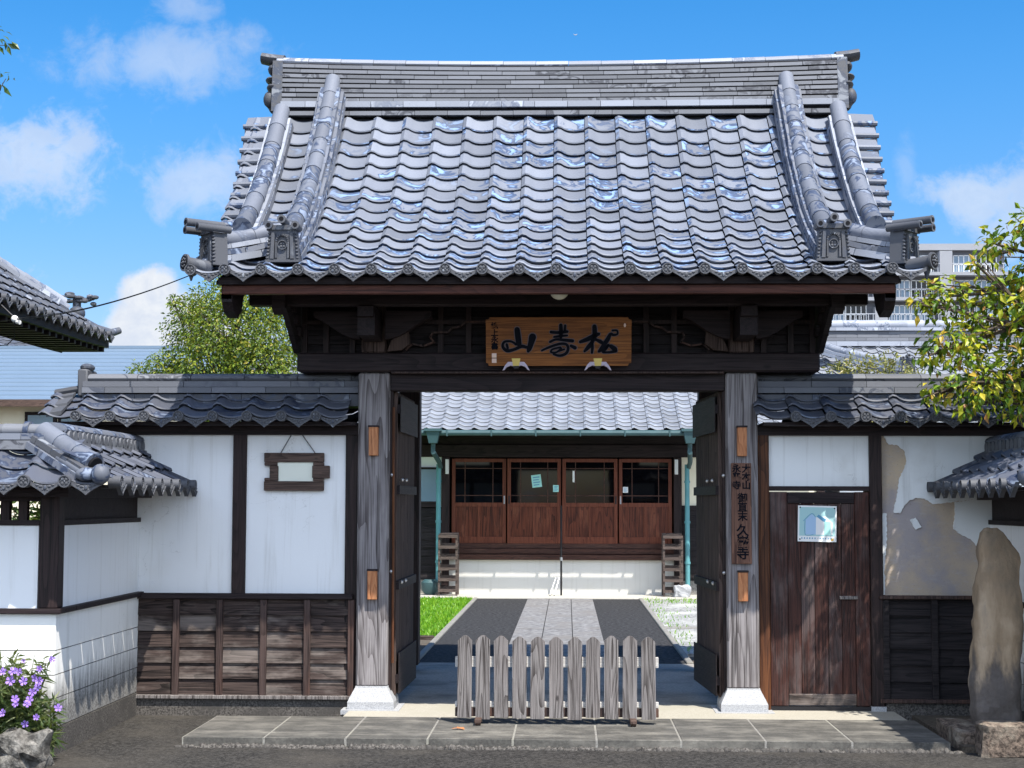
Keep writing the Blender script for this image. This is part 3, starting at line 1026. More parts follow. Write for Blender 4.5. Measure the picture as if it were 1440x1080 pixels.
# barge boards
for sx_ in (-1, 1):
    mb = MB()
    for half in (0, 1):
        ys = [YE + .12 + i * (YR - YE - .12) / 10 for i in range(11)]
        yw = [(2 * YR - y) if half else y for y in ys]
        for i in range(10):
            a, b = yw[i], yw[i + 1]
            ha = .24 if i else .16
            x0, x1 = sx_ * 2.37, sx_ * 2.445
            mb.hexa([(x0, a, under(a) - ha + .02), (x1, a, under(a) - ha + .02), (x1, b, under(b) - .22), (x0, b, under(b) - .22),
                     (x0, a, under(a) + .03), (x1, a, under(a) + .03), (x1, b, under(b) + .03), (x0, b, under(b) + .03)])
    mb.build('bargeboard', 'w_dark_y', gate)
    # pointed lower nose of the barge board
    mb = MB()
    mb.prism([(YE + .12, 3.19), (YE + .12, 3.08), (YE + .20, 3.00), (YE + .36, 2.965), (YE + .5, 3.04), (YE + .6, 3.20)],
             lambda a, b, d: (d, a, b), sx_ * 2.372, sx_ * 2.448)
    mb.build('bargeboard_nose', 'w_dark_y', gate)
    mb = MB()
    mb.prism([(-.62, 3.20), (-.60, 3.06), (-.5, 3.02), (-.38, 3.06), (-.36, 3.20)], lambda a, b, d: (d, a, b), sx_ * 2.10 - .05 * 1, sx_ * 2.10 + .05)
    mb.build('purlin_nose', 'w_dark_x', gate)

# tiled slopes
PITCH = .266
mb = MB()
tilefield(mb, (0, YE, 0), (1, 0, 0), (0, 1, 0), at_g, L_g, 16, -10 * PITCH - .034, 20, PITCH, seed=11)
roof = mb.build('roof_tiles', 'tile', gate, 40)
mb = MB()
tilefield(mb, (0, 2 * YR - YE, 0), (-1, 0, 0), (0, -1, 0), at_g, L_g, 16, -10 * PITCH - .034, 20, PITCH, seed=12, na=7)
mb.build('rear_roof_tiles', 'tile', gate, 40)
for k in range(-9, 10):
    inst(ME_EAVE, 'eave_tile', frame_mat((k * PITCH, YE, ZE), (1, 0, 0), (0, 1, 0)), roof)
inst(ME_EAVE, 'eave_tile', frame_mat((-10 * PITCH + .012, YE + .02, ZE), (1, 0, 0), (0, 1, 0)), roof)


def gz(y, off=0.0):
    return roof_z(max(0, y - YE)) + off


# verge tiles: stepped, with a hanging side flap
e = L_g / 16
for sx_ in (-1, 1):
    for half in (0, 1):
        mb = MB()
        for r in range(1, 16):
            s0, s1 = r * e, (r + 1) * e + .01
            q = r / 15
            xo = sx_ * (2.585 + .165 * q ** 1.3)
            xi = sx_ * 2.40
            d0, z0, _, _ = at_g(s0)
            d1, z1, _, _ = at_g(s1)
            y0, y1 = YE + d0, YE + d1
            if half:
                y0, y1 = 2 * YR - y0, 2 * YR - y1
            lift = .075
            T = .026
            P_ = [(xi, y0, z0 + lift), (xo, y0, z0 + lift - .012), (xo, y1, z1 + lift - .045), (xi, y1, z1 + lift - .03)]
            mb.hexa([(a, b, c - T) for a, b, c in P_] + P_)
            x2 = xo - sx_ * .026
            mb.hexa([(x2, y0, z0 + lift - .15), (xo, y0, z0 + lift - .15), (xo, y1, z1 + lift - .16), (x2, y1, z1 + lift - .16),
                     (x2, y0, z0 + lift - .02), (xo, y0, z0 + lift - .012), (xo, y1, z1 + lift - .045), (x2, y1, z1 + lift - .055)])
            # rounded lip at the lower outer edge
            mb.tube([(xo - sx_ * .2, y0 - .002, z0 + lift - .006), (xo + sx_ * .012, y0 - .002, z0 + lift - .012)], [.019, .023], 8)
        mb.build('verge_tiles', 'tile', roof, 40)

# main ridge
sagf = lambda x: .056 * (abs(x) / 2.65) ** 2.0


def ridge_layers(mb, z0, th, hd, xh, piece, seed, mi, ymid=YR, j=.003):
    kk = max(.12, min(1, (z0 - 4.98) / .48))
    sg = lambda x: sagf(x) * kk
    rnd = random.Random(seed)
    x = -xh - rnd.uniform(0, piece)
    while x < xh:
        a, b = max(-xh, x) + .002, min(xh, x + piece) - .002
        if b - a > .03:
            w = hd + rnd.uniform(-j, j)
            za, zb = z0 + sg(a), z0 + sg(b)
            mb.hexa([(a, ymid - w, za), (b, ymid - w, zb), (b, ymid + w, zb), (a, ymid + w, za),
                     (a, ymid - w + .004, za + th), (b, ymid - w + .004, zb + th), (b, ymid + w - .004, zb + th), (a, ymid + w - .004, za + th)], mi)
        x += piece


mb = MB()
zr = 5.008
ridge_layers(mb, 4.80, .185, .155, 2.42, 3, 1, 2)
ridge_layers(mb, zr, .038, .215, 2.44, .29, 2, 0)
ridge_layers(mb, zr + .039, .030, .175, 2.5, .29, 3, 2)
ridge_layers(mb, zr + .070, .052, .225, 2.46, .29, 4, 1)
for k in range(8):
    ridge_layers(mb, zr + .124 + k * .0415, .031, .185 - k * .006, 2.49, .30, 10 + k, 0)
    ridge_layers(mb, zr + .124 + k * .0415 + .030, .0125, .158 - k * .006, 2.49, 9, 30 + k, 2)
x = -2.52
while x < 2.5:
    b = min(2.52, x + .29)
    mb.tube([(x + .002, YR, zr + .475 + sagf(x)), (b - .002, YR, zr + .475 + sagf(b))], [.115, .119], 16, 1, True, .45)
    x += .29
ridge = mb.build('main_ridge', ['ridge', 'ridge_pale', 'joint'], roof, 40)
for sx_ in (-1, 1):
    mb = MB()
    S = lambda a: sx_ * a
    fr = lambda a, b, d: (S(d), YR + a, b)
    zb = zr + .05
    mb.prism([(-.20, zb), (.20, zb), (.175, zb + .20), (.14, zb + .47), (-.14, zb + .47), (-.175, zb + .20)], fr, 2.455, 2.545)
    for (dz, h, w, o1) in ((.04, .14, .17, 2.655), (.20, .07, .19, 2.645), (.285, .055, .16, 2.66), (.36, .10, .135, 2.64)):
        mb.sphere((S(2.55), YR, zb + dz + h / 2), o1 - 2.60 + .02, w, h / 2, 14, 8)
    mb.sphere((S(2.575), YR - .12, zb + .12), .055, .055, .075, 10, 7)
    mb.sphere((S(2.575), YR + .12, zb + .12), .055, .055, .075, 10, 7)
    zt = zr + .475 + sagf(2.6) + .02
    mb.tube([(S(2.46), YR, zt), (S(2.58), YR, zt + .010), (S(2.665), YR, zt + .028)], [.10, .105, .098], 14, 0, True, .5)
    mb.build('ridge_end_tile', 'tile_orn', roof, 40)

# descending ridges
for sx_ in (-1, 1):
    # inner
    path = []
    for i in range(15):
        y = 1.46 - (1.46 + .80) * i / 14
        path.append((sx_ * (2.005 + .01 * i / 14), y, gz(y, .215 + .11 * (1 - i / 14) ** 3)))
    mb = MB()
    ridge_tube(mb, path, .070, .235, 16, 0)
    low = [(a, b, c - .215) for a, b, c in path]
    noshi(mb, low, [(.125, .02, .055, 0), (.118, .086, .045, 0), (.09, .142, .035, 0)], .30, 5)
    mb.build('descending_ridge', ['tile_round', 'ridge_pale', 'tile_dk'], roof, 40)
    y = -.90
    inst(ME_ONI, 'ridge_end_ornament', frame_mat((sx_ * 2.015, y, gz(y, .055)), (1, 0, 0), (0, 1, 0)), roof)
    # outer
    path = []
    for i in range(12):
        y = 1.30 - (1.30 + .42) * i / 11
        path.append((sx_ * (2.43 - .01 * i / 11), y, gz(y, .185)))
    mb = MB()
    ridge_tube(mb, path, .074, .30, 16, 0)
    low = [(a, b, c - .185) for a, b, c in path]
    noshi(mb, low, [(.108, .03, .055, 0), (.098, .095, .035, 1)], .30, 6)
    mb.build('descending_ridge', ['tile_round', 'ridge_pale', 'tile_dk'], roof, 40)
    # diagonal corner ridge
    path = [(sx_ * 2.03, -.52, gz(-.52, .20)), (sx_ * 2.18, -.60, gz(-.60, .205)), (sx_ * 2.34, -.72, gz(-.72, .19)), (sx_ * 2.50, -.86, gz(-.86, .21))]
    mb = MB()
    ridge_tube(mb, path, .060, .26, 14, 0)
    low = [(a, b, c - .21) for a, b, c in path]
    noshi(mb, low, [(.115, .03, .05, 1), (.105, .085, .04, 0), (.09, .13, .035, 1)], .28, 8)
    mb.build('corner_ridge', ['tile_round', 'ridge_pale', 'tile_dk'], roof, 40)
    a = R(50) * sx_
    A = Vector((math.cos(a), math.sin(a), 0))
    B = Vector((-math.sin(a), math.cos(a), 0))
    inst(ME_ONI_L, 'ridge_end_ornament', frame_mat((sx_ * 2.545, -.915, gz(-.915, .03)), A, B), roof)
    # corner round tile pointing outward and its hanging tip
    mb = MB()
    c0 = Vector((sx_ * 2.54, -.98, 3.315))
    dr = Vector((sx_ * .74, -.62, .08)).normalized()
    c1 = c0 + dr * .21
    mb.tube([c0, c1 - dr * .02, c1 - dr * .018, c1], [.046, .046, .064, .064], 18)
    mb.tube([c1 - dr * .001, c1 + dr * .004], [.050, .050], 18, 1)
    sd_ = dr.cross(Z).normalized()
    u_ = sd_.cross(dr)
    for k in range(8):
        an = 2 * math.pi * k / 8
        p = c1 + dr * .004 + sd_ * .03 * math.cos(an) + u_ * .03 * math.sin(an)
        mb.sphere(p, .0085, n=6, m=4)
    mb.sphere(c1 + dr * .004, .012, n=8, m=5)
    q = c1 - dr * .06
    mb.tube([q - Z * .03, q - Z * .075, q - Z * .125], [.035, .022, .006], 8)
    mb.build('corner_tile', ['tile_orn', 'hole'], roof, 40)

# door leaves
for sx_ in (-1, 1):
    hx = sx_ * 1.284
    fx = sx_ * (1.262 if sx_ < 0 else 1.205)
    y0, y1 = .122, 1.34
    d = Vector((fx - hx, y1 - y0, 0))
    ln = d.length
    d.normalize()
    nrm = Vector((d.y, -d.x, 0)) * (-sx_ if False else 1)
    if nrm.x * sx_ > 0:
        nrm = -nrm
    c = Vector((hx, y0, 0))
    mb = MB()
    nb = 5
    for k in range(nb):
        m_ = c + d * (ln * (k + .5) / nb) + Z * 1.285
        mb.obox(m_, d, nrm, Z, ln / nb / 2 - .002, .018, 1.19, 0, .003)
    leaf = mb.build('door_leaf', 'w_door_z', gate)
    for zz in (.22, .95, 1.7, 2.34):
        mb = MB()
        mb.obox(c + d * (ln / 2) + Z * zz + nrm * .028, d, nrm, Z, ln / 2, .012, .035)
        mb.build('door_rail', 'w_dark_y', leaf)
    for zz, h in ((.26, .16), (2.30, .14)):
        mb = MB()
        mb.obox(c + d * (ln / 2) + Z * zz + nrm * .042, d, nrm, Z, ln / 2 + .004, .003, h)
        mb.build('end_strap', 'w_dark_y', leaf)
    for zz in (.97, 1.78):
        for kk in (.1, .32):
            mb = MB()
            mb.sphere(c + d * (ln * kk) + Z * zz + nrm * .045, .016, n=8, m=5)
            mb.build('door_stud', 'steel', leaf)
    mb = MB()
    mb.box(sx_ * 1.316 - .0, sx_ * 1.296, -.0 + .06, .246, .03, 2.477)
    mb.build('door_jamb', 'w_dark_z', gate)
    if sx_ < 0:
        mb = MB()
        mb.tube([(-1.285, .055, .35), (-1.285, .055, 1.3), (-1.289, .055, 2.35)], .011, 8)
        mb.build('jamb_bead', 'w_orange_z', gate)
    for zz in (1.06, 1.815):
        mb = MB()
        mb.sphere((sx_ * 1.30, .055, zz), .014, .012, .014, 10, 6)
        mb.build('jamb_stud', 'steel', gate)

# lavender brackets under the sign
for xc in (-.318, .317):
    mb = MB()
    fr = lambda a, b, d: (xc + a, d, b)
    for sgn in (-1, 1):
        pts = [(.018, 2.712), (.055, 2.70), (.085, 2.665), (.105, 2.626), (.092, 2.630), (.072, 2.652), (.045, 2.664), (.020, 2.660)]
        mb.prism([(sgn * a, b) for a, b in pts], fr, -.145, -.095, 0)
    pts = [(-.034, 2.718), (0, 2.740), (.034, 2.718), (.023, 2.660), (-.023, 2.660)]
    mb.prism(pts, fr, -.152, -.09, 1)
    mb.prism([(-.026, 2.658), (.026, 2.658), (.012, 2.640), (-.012, 2.640)], fr, -.15, -.09, 2)
    mb.box(xc - .02, xc + .02, -.10, -.04, 2.64, 2.70, 2)
    br = mb.build('sign_bracket', ['pearl', 'yellow', 'iron'], gate)

# half-round ceiling lamp under the eave
t = thing('eave_lamp', (0.02, -.70, 3.20), 'pale half round lamp glass under the gate eave above the sign', 'lamp')
mb = MB()
mb.tube([(.02, -.70, 3.165), (.02, -.70, 3.195)], [.075, .07], 20)
mb.build('lamp_base', 'iron', t, 40)
mb = MB()
for i in range(1):
    vs, fs = [], []
    for a in range(7):
        th = a / 6 * math.pi / 2
        for k in range(20):
            ph = 2 * math.pi * k / 20
            vs.append((.02 + .068 * math.cos(th) * math.cos(ph), -.70 + .068 * math.cos(th) * math.sin(ph), 3.163 - .055 * math.sin(th)))
    for a in range(6):
        for k in range(20):
            fs.append((a * 20 + k, a * 20 + (k + 1) % 20, (a + 1) * 20 + (k + 1) % 20, (a + 1) * 20 + k))
    mb.add(vs, fs)
mb.build('lamp_shade', 'lampw', t, 60)

# ------------------------------------------------------------------ writing
def text_mesh(body, size, name, mat, parent, fr4, extrude=.002, bold=.0, mi=0):
    cu = bpy.data.curves.new('t', 'FONT')
    cu.body = body
    cu.size = size
    cu.extrude = extrude
    cu.offset = bold
    cu.align_x = 'CENTER'
    cu.align_y = 'CENTER'
    cu.space_line = .92
    to = bpy.data.objects.new('t', cu)
    COL.objects.link(to)
    bpy.context.view_layer.update()
    me = bpy.data.meshes.new_from_object(to.evaluated_get(bpy.context.evaluated_depsgraph_get()))
    bpy.data.objects.remove(to)
    bpy.data.curves.remove(cu)
    me.materials.clear()
    me.materials.append(MAT[mat])
    me.transform(fr4)
    o = bpy.data.objects.new(name, me)
    COL.objects.link(o)
    if parent is not None:
        attach(o, parent)
    return o


def front_frame(x, y, z):      # text plane facing -y
    m = Matrix(((1, 0, 0), (0, 0, 1), (0, -1, 0))).transposed()
    m = Matrix(((1, 0, 0), (0, 0, -1), (0, 1, 0))).to_4x4()
    m.translation = Vector((x, y, z))
    return m


def smooth_path(pts, k=5):
    out = []
    n = len(pts)
    for i in range(n - 1):
        p0, p1, p2, p3 = pts[max(0, i - 1)], pts[i], pts[i + 1], pts[min(n - 1, i + 2)]
        for j in range(k):
            t = j / k
            out.append(tuple(.5 * ((2 * b) + (-a + c) * t + (2 * a - 5 * b + 4 * c - d) * t * t + (-a + 3 * b - 3 * c + d) * t ** 3) for a, b, c, d in zip(p0, p1, p2, p3)))
    out.append(pts[-1])
    return out


def brush(mb, pts, fr, d0, d1, mi):
    """pts: (a, b, width) ; brush stroke with rounded ends, as an extruded ribbon"""
    if len(pts) > 2:
        pts = smooth_path(pts, 5)
    L_, R_ = [], []
    n = len(pts)
    for i, (a, b, w) in enumerate(pts):
        p, q = pts[max(0, i - 1)], pts[min(n - 1, i + 1)]
        dx, dy = q[0] - p[0], q[1] - p[1]
        l = math.hypot(dx, dy) or 1
        nx, ny = -dy / l, dx / l
        L_.append((a + nx * w / 2, b + ny * w / 2))
        R_.append((a - nx * w / 2, b - ny * w / 2))
    for i in range(n - 1):
        q = [L_[i], R_[i], R_[i + 1], L_[i + 1]]
        mb.hexa([fr(*p, d1) for p in q] + [fr(*p, d0) for p in q], mi)
    for (a, b, w) in (pts[0], pts[-1]):
        c = [(a + w / 2 * math.cos(k * math.pi / 5), b + w / 2 * math.sin(k * math.pi / 5)) for k in range(10)]
        mb.prism(c, fr, d0 - .0004, d1, mi)


# ---- hanging sign board over the opening
sign = thing('temple_name_board', (0, -.28, 2.66), 'horizontal brown wooden board with three black brushed characters hung above the gate opening', 'signboard')
tilt = Vector((0, -.26, 1)).normalized()     # leans forward at the top
fn = Vector((0, -1, -.26)).normalized()
SO = Vector((.012, -.185, 2.845))


def sfr(a, b, d):
    return SO + Vector((1, 0, 0)) * a + tilt * b + fn * d


mb = MB()
hw, hh = .563, .190
outl = [(-hw + .02, -hh), (hw - .025, -hh), (hw - .02, -hh + .018), (hw, -hh + .02), (hw, hh - .02), (hw - .02, hh - .016), (hw - .026, hh), (-hw + .03, hh), (-hw + .024, hh - .016), (-hw, hh - .02), (-hw, -hh + .024), (-hw + .016, -hh + .02)]
mb.prism(outl, lambda a, b, d: tuple(sfr(a, b, d)), -.03, 0.0)
board = mb.build('board', 'w_sign', sign)
S_ = 12.5 / 2300


def cA(x, y, w):      # strokes measured on the board, metres
    return ((695 + x / 14.4 - 785.5) * S_, (476 - (445 + y / 14.4)) * S_ * 1.02, w / 14.4 * S_)


def cB(x, y, w):
    return ((790 + x / 14.4 - 785.5) * S_, (476 - (445 + y / 14.4)) * S_ * 1.02, w / 14.4 * S_)


strokes_mountain = [[(455, 200, 110), (470, 340, 120), (490, 490, 110)],
                    [(430, 500, 50), (330, 440, 45), (190, 450, 50), (160, 550, 60), (250, 630, 70), (400, 600, 60), (540, 540, 70), (650, 560, 60)],
                    [(240, 500, 50), (260, 580, 50)],
                    [(770, 350, 150), (740, 470, 120), (700, 590, 100), (680, 640, 60)]]
strokes_longlife = [[(1350, 110, 70), (1355, 240, 80), (1350, 350, 70)], [(1440, 120, 50), (1430, 230, 50)],
                    [(1150, 250, 60), (1300, 260, 60), (1480, 240, 60)], [(1210, 350, 40), (1350, 330, 50), (1480, 320, 40)],
                    [(1130, 450, 50), (1250, 400, 50), (1400, 410, 60), (1590, 430, 70)],
                    [(960, 625, 40), (1130, 550, 50), (1330, 490, 55), (1460, 500, 55), (1500, 580, 60), (1460, 680, 60), (1330, 730, 55), (1200, 700, 40)],
                    [(1340, 560, 40), (1180, 600, 40), (1150, 660, 40), (1260, 660, 40), (1360, 580, 40)],
                    [(1560, 530, 60), (1640, 570, 80)], [(1300, 640, 40), (1420, 600, 40)]]
strokes_pine = [[(670, 140, 90), (675, 260, 95), (670, 400, 80)], [(380, 450, 60), (520, 400, 90), (660, 330, 90), (760, 290, 60)],
                [(650, 420, 60), (560, 540, 90), (470, 640, 50)], [(620, 420, 50), (630, 560, 60), (620, 670, 50)],
                [(700, 400, 50), (800, 450, 80), (830, 480, 50)], [(1040, 220, 40), (1130, 220, 40), (1140, 290, 40), (1060, 310, 50), (1000, 290, 60), (940, 400, 90), (850, 530, 80), (770, 640, 60)],
                [(760, 650, 40), (880, 590, 55), (960, 510, 55), (900, 600, 50), (840, 660, 45), (980, 660, 50), (1100, 640, 60)],
                [(1010, 540, 80), (1080, 590, 100), (1110, 630, 70)]]
for nm, st, cf in (('mountain_character', strokes_mountain, cA), ('longevity_character', strokes_longlife, cA), ('pine_character', strokes_pine, cB)):
    mb = MB()
    for s in st:
        P_ = [cf(*p) for p in s]
        brush(mb, [(a, b, w * 1.12 + .008) for a, b, w in P_], lambda a, b, d: tuple(sfr(a, b, d)), .0025, -.001, 1)
        brush(mb, P_, lambda a, b, d: tuple(sfr(a, b, d)), .0065, -.001, 0)
    mb.build(nm, ['ink', 'ink_rim'], board)
Mx = Matrix((Vector((1, 0, 0)), tilt, fn)).transposed().to_4x4()
Mx.translation = sfr(-.495, .040, .001)
text_mesh('總\n上\n永\n書', .058, 'signature', 'ink', board, Mx, .0015, .0015)
mb = MB()
for zz in (-.108, -.149):
    q = [(-.518, zz - .017), (-.482, zz - .017), (-.482, zz + .017), (-.518, zz + .017)]
    mb.prism(q, lambda a, b, d: tuple(sfr(a, b, d)), .0, .003)
mb.prism([(.512 + .009 * math.cos(k * math.pi / 5), .128 + .016 * math.sin(k * math.pi / 5)) for k in range(10)], lambda a, b, d: tuple(sfr(a, b, d)), 0, .003)
mb.build('seal_mark', 'seal', board)

# ---- upright name plate on the right pillar
npz = thing('pillar_name_plate', (1.43, -.02, 1.13), 'tall narrow wooden name plate with black characters on the right gate pillar', 'name plate')
mb = MB()
mb.box(1.353, 1.508, -.028, -.001, 1.132, 1.912, 0, .003)
plate = mb.build('board', 'w_plate', npz)
text_mesh('大\n本\n山', .070, 'small_writing', 'ink', plate, front_frame(1.468, -.030, 1.80), .002, .0018)
text_mesh('永\n平\n寺', .070, 'small_writing', 'ink', plate, front_frame(1.393, -.030, 1.80), .002, .0018)
text_mesh('御\n直\n末', .078, 'writing', 'ink', plate, front_frame(1.438, -.030, 1.565), .002, .0015)
text_mesh('久\n巌\n寺', .098, 'writing', 'ink', plate, front_frame(1.438, -.030, 1.295), .002, .002)

# ------------------------------------------------------------------ main walls either side of the gate
YW = .12


def wall_roof(t, x0, x1, discs, seed, end_left):
    at, L_ = arc_table(lambda d: 2.245 + .50 * d, .44)
    mb = MB()
    p = .2675
    u0 = discs[0] - .034
    n = len(discs)
    tilefield(mb, (0, -.20, 0), (1, 0, 0), (0, 1, 0), at, L_, 3, u0 - p, n + 1, p, seed=seed, hump=.034,
              clip=lambda u, s: x0 - .02 < u < x1 + .02)
    tilefield(mb, (0, .74, 0), (-1, 0, 0), (0, -1, 0), at, L_, 3, -x1, n, p, seed=seed + 1, na=6)
    mb.box(x0 + .02, x1, -.13, .67, 2.20, 2.225, 1)
    rf = mb.build('wall_roof', ['tile_wall', 'w_dark_x'], t, 40)
    for x in discs:
        inst(ME_EAVE, 'eave_tile', frame_mat((x, -.20, 2.235), (1, 0, 0), (0, 1, 0)), rf)
    mb = MB()
    xs0 = x0 + (.17 if end_left else 0)
    path = [(xs0, .27, 2.42), ((xs0 + x1) / 2, .27, 2.42), (x1, .27, 2.42)]
    noshi(mb, path, [(.17, -.06, .095, 2), (.19, .045, .045, 0), (.17, .094, .045, 0)], .43, seed)
    x = xs0
    while x < x1 - .02:
        b = min(x1, x + .43)
        mb.tube([(x + .002, .27, 2.585), (b - .003, .27, 2.585)], [.125, .128], 16, 1, True, .36)
        x += .43
    mb.build('wall_ridge', ['tile_noshi', 'ridge', 'tile_dk'], rf, 40)
    if end_left:
        mb = MB()
        mb.box(xs0 - .05, xs0 + .03, .13, .41, 2.44, 2.66, 0, .012)
        mb.sphere((xs0 - .01, .27, 2.68), .055, .10, .035, 12, 7)
        mb.tube([(xs0 - .24, .20, 2.47), (xs0 - .05, .20, 2.50)], [.05, .055], 12, 0, True, .6)
        for r in range(3):
            y0, z0 = -.20 + r * .147, 2.245 + .5 * r * .147
            mb.hexa([(x0 - .02, y0, z0 + .01), (x0 + .10, y0, z0 + .03), (x0 + .10, y0 + .16, z0 + .10), (x0 - .02, y0 + .16, z0 + .08),
                     (x0 - .02, y0, z0 + .04), (x0 + .10, y0, z0 + .06), (x0 + .10, y0 + .16, z0 + .12), (x0 - .02, y0 + .16, z0 + .10)])
        mb.build('wall_roof_end', 'tile_orn', rf, 40)
    return rf


def clad(mb, x0, x1, y, z0, z1, n, lap=.022, th=.012, jit=0, rnd=None):
    h = (z1 - z0) / n
    for k in range(n):
        a = z0 + k * h
        mb.hexa([(x0, y - lap, a), (x1, y - lap, a), (x1, y + .02, a), (x0, y + .02, a),
                 (x0, y - .004, a + h + .006), (x1, y - .004, a + h + .006), (x1, y + .02, a + h + .006), (x0, y + .02, a + h + .006)])


# left wall
lw = thing('plaster_wall', (-2.45, .25, -.07), 'white plaster wall left of the gate with tiled coping and weathered board skirting', 'wall')
mb = MB()
mb.box(-3.46, -2.568, YW - .004, .36, .87, 2.14)
mb.build('plaster_panel', 'plaster', lw)
mb = MB()
mb.box(-2.46, -1.672, YW - .004, .36, .87, 2.14)
mb.build('plaster_panel', 'plaster', lw)
for (a, b) in ((-2.568, -2.46), (-1.672, -1.565)):
    mb = MB()
    mb.box(a, b, YW - .03, .38, .87 if a < -2 else .06, 2.14, 0, .005)
    mb.build('wall_post', 'w_dark_z', lw)
mb = MB()
mb.box(-3.9, -1.565, YW - .05, .40, 2.131, 2.20)
mb.build('top_beam', 'w_dark_x', lw)
mb = MB()
mb.box(-3.36, -1.60, YW - .075, .10, .838, .884, 0, .006)
mb.build('sill', 'w_dark_x', lw)
for k in range(5):
    xs = [-3.345, -2.995, -2.65, -2.305, -1.96, -1.60]
    mb = MB()
    clad(mb, xs[k] + .02, xs[k + 1] - .02, YW - .018, .092, .836, 6)
    mb.build('cladding', 'w_board_x', lw)
for x in (-3.345, -2.995, -2.65, -2.305, -1.96, -1.612):
    mb = MB()
    mb.box(x - .026, x + .026, YW - .062, YW - .016, .09, .836, 0, .003)
    mb.build('batten', 'w_batten', lw)
mb = MB()
mb.box(-3.36, -1.60, YW - .075, .10, .062, .092, 0, .004)
mb.build('bottom_rail', 'w_rail' if False else 'w_picket', lw)
mb = MB()
mb.box(-3.6, -1.60, YW - .045, .38, -.12, .061)
mb.build('foundation', 'granite_dk', lw)
wall_roof(lw, -3.96, -1.575, [-3.736 + .2675 * k for k in range(8)], 21, True)

# right wall with the side door
rw = thing('plaster_wall', (2.5, .25, -.07), 'plaster wall right of the gate with peeling patch and small dark wooden side door', 'wall')
mb = MB()
mb.box(1.66, 2.44, YW - .004, .36, 1.735, 2.14)
mb.build('plaster_panel', 'plaster_r', rw)
mb = MB()
mb.box(2.535, 3.46, YW + .012, .36, .86, 2.14)
pe = mb.build('earth_panel', 'earth', rw)
mb = MB()
frw = lambda a, b, d: (a, d, b)
for poly in ([(2.556, 2.136), (3.45, 2.137), (3.45, 1.648), (3.332, 1.648), (3.101, 1.614), (3.007, 1.603), (2.935, 1.597), (2.87, 1.641), (2.809, 1.647), (2.748, 1.624), (2.709, 1.58), (2.68, 1.524), (2.631, 1.53), (2.637, 1.574), (2.655, 1.646), (2.666, 1.713), (2.679, 1.802), (2.713, 1.868), (2.736, 1.935), (2.721, 2.013), (2.666, 2.058), (2.6, 2.063)],
             [(3.106, 1.613), (3.332, 1.647), (3.45, 1.647), (3.45, 1.2), (3.325, 1.261), (3.271, 1.272), (3.222, 1.327), (3.151, 1.36), (3.092, 1.404), (3.104, 1.509)],
             [(2.542, 1.524), (2.576, 1.524), (2.573, 1.314), (2.553, 1.093), (2.556, 0.894), (2.534, 0.894)],
             [(2.757, 1.475), (2.801, 1.491), (2.833, 1.436), (2.844, 1.42), (2.8, 1.397), (2.778, 1.425)]):
    n0 = len(poly)
    pp = []
    rr = random.Random(n0)
    for i in range(n0):
        a, b = poly[i], poly[(i + 1) % n0]
        pp.append(a)
        l = math.hypot(b[0] - a[0], b[1] - a[1])
        if .02 < l < .3 and max(a[0], b[0]) < 3.4:
            ns_ = max(2, int(l / .012))
            for q_ in range(1, ns_):
                t_ = q_ / ns_
                pp.append((a[0] + (b[0] - a[0]) * t_ + rr.uniform(-.0045, .0045), a[1] + (b[1] - a[1]) * t_ + rr.uniform(-.0045, .0045)))
    mb.prism(pp, frw, YW - .004, YW + .0115)
mb.build('remaining_plaster', 'plaster_r', pe)
for (a, b, m_) in ((1.572, 1.658, 'w_orange_z'), (2.44, 2.535, 'w_dark_z')):
    mb = MB()
    mb.box(a, b, YW - .045, .38, -.0 if a > 2 else .0, 2.14, 0, .006)
    mb.build('wall_post', m_, rw)
mb = MB()
mb.box(2.43, 2.545, YW - .055, .39, -.03, .035)
mb.build('post_foot', 'granite', rw)
mb = MB()
mb.box(1.565, 4.2, YW - .05, .40, 2.131, 2.20)
mb.build('top_beam', 'w_dark_x', rw)
mb = MB()
mb.box(1.658, 2.44, YW - .03, .36, 1.700, 1.735)
mb.build('door_head', 'w_dark_x', rw)
mb = MB()
mb.box(1.658, 2.44, YW - .03, .36, -.03, .03)
mb.build('door_sill', 'iron', rw)
# door
mb = MB()
for k in range(5):
    a = 1.80 + k * .105
    mb.box(a + .0015, a + .1035, YW - .004, YW + .03, .12, 1.60, 0, .003)
dr = mb.build('side_door', 'w_side_z', rw)
mb = MB()
mb.box(1.662, 1.8005, YW - .018, YW + .04, .032, 1.690, 0, .004)
mb.box(2.3245, 2.436, YW - .018, YW + .04, .032, 1.690, 0, .004)
mb.build('door_stile', 'w_side_z', dr)
mb = MB()
mb.box(1.802, 2.323, YW - .016, YW + .04, 1.60, 1.688, 0, .004)
mb.build('door_rail', 'w_dark_x', dr)
mb = MB()
mb.box(1.802, 2.323, YW - .016, YW + .04, .036, .125, 0, .004)
mb.build('door_rail', 'w_board_x', dr)
mb = MB()
mb.box(2.20, 2.34, YW - .032, YW - .002, .856, .882, 0, .003)
mb.build('latch_bar', 'w_picket', dr)
mb = MB()
mb.box(2.50, 3.46, YW - .085, .10, .862, .89, 0, .005)
mb.build('sill', 'w_batten', rw)
for a, b in ((2.565, 2.905), (2.945, 3.46)):
    mb = MB()
    clad(mb, a, b, YW - .018, .095, .86, 6)
    mb.build('cladding', 'w_board_dk', rw)
for x in (2.55, 2.925):
    mb = MB()
    mb.box(x - .024, x + .024, YW - .06, YW - .016, .09, .86, 0, .003)
    mb.build('batten', 'w_board_dk', rw)
mb = MB()
mb.box(2.50, 3.46, YW - .075, .10, .064, .094, 0, .004)
mb.build('bottom_rail', 'w_batten', rw)
mb = MB()
mb.box(2.545, 3.6, YW - .045, .38, -.12, .063)
mb.build('foundation', 'granite_dk', rw)
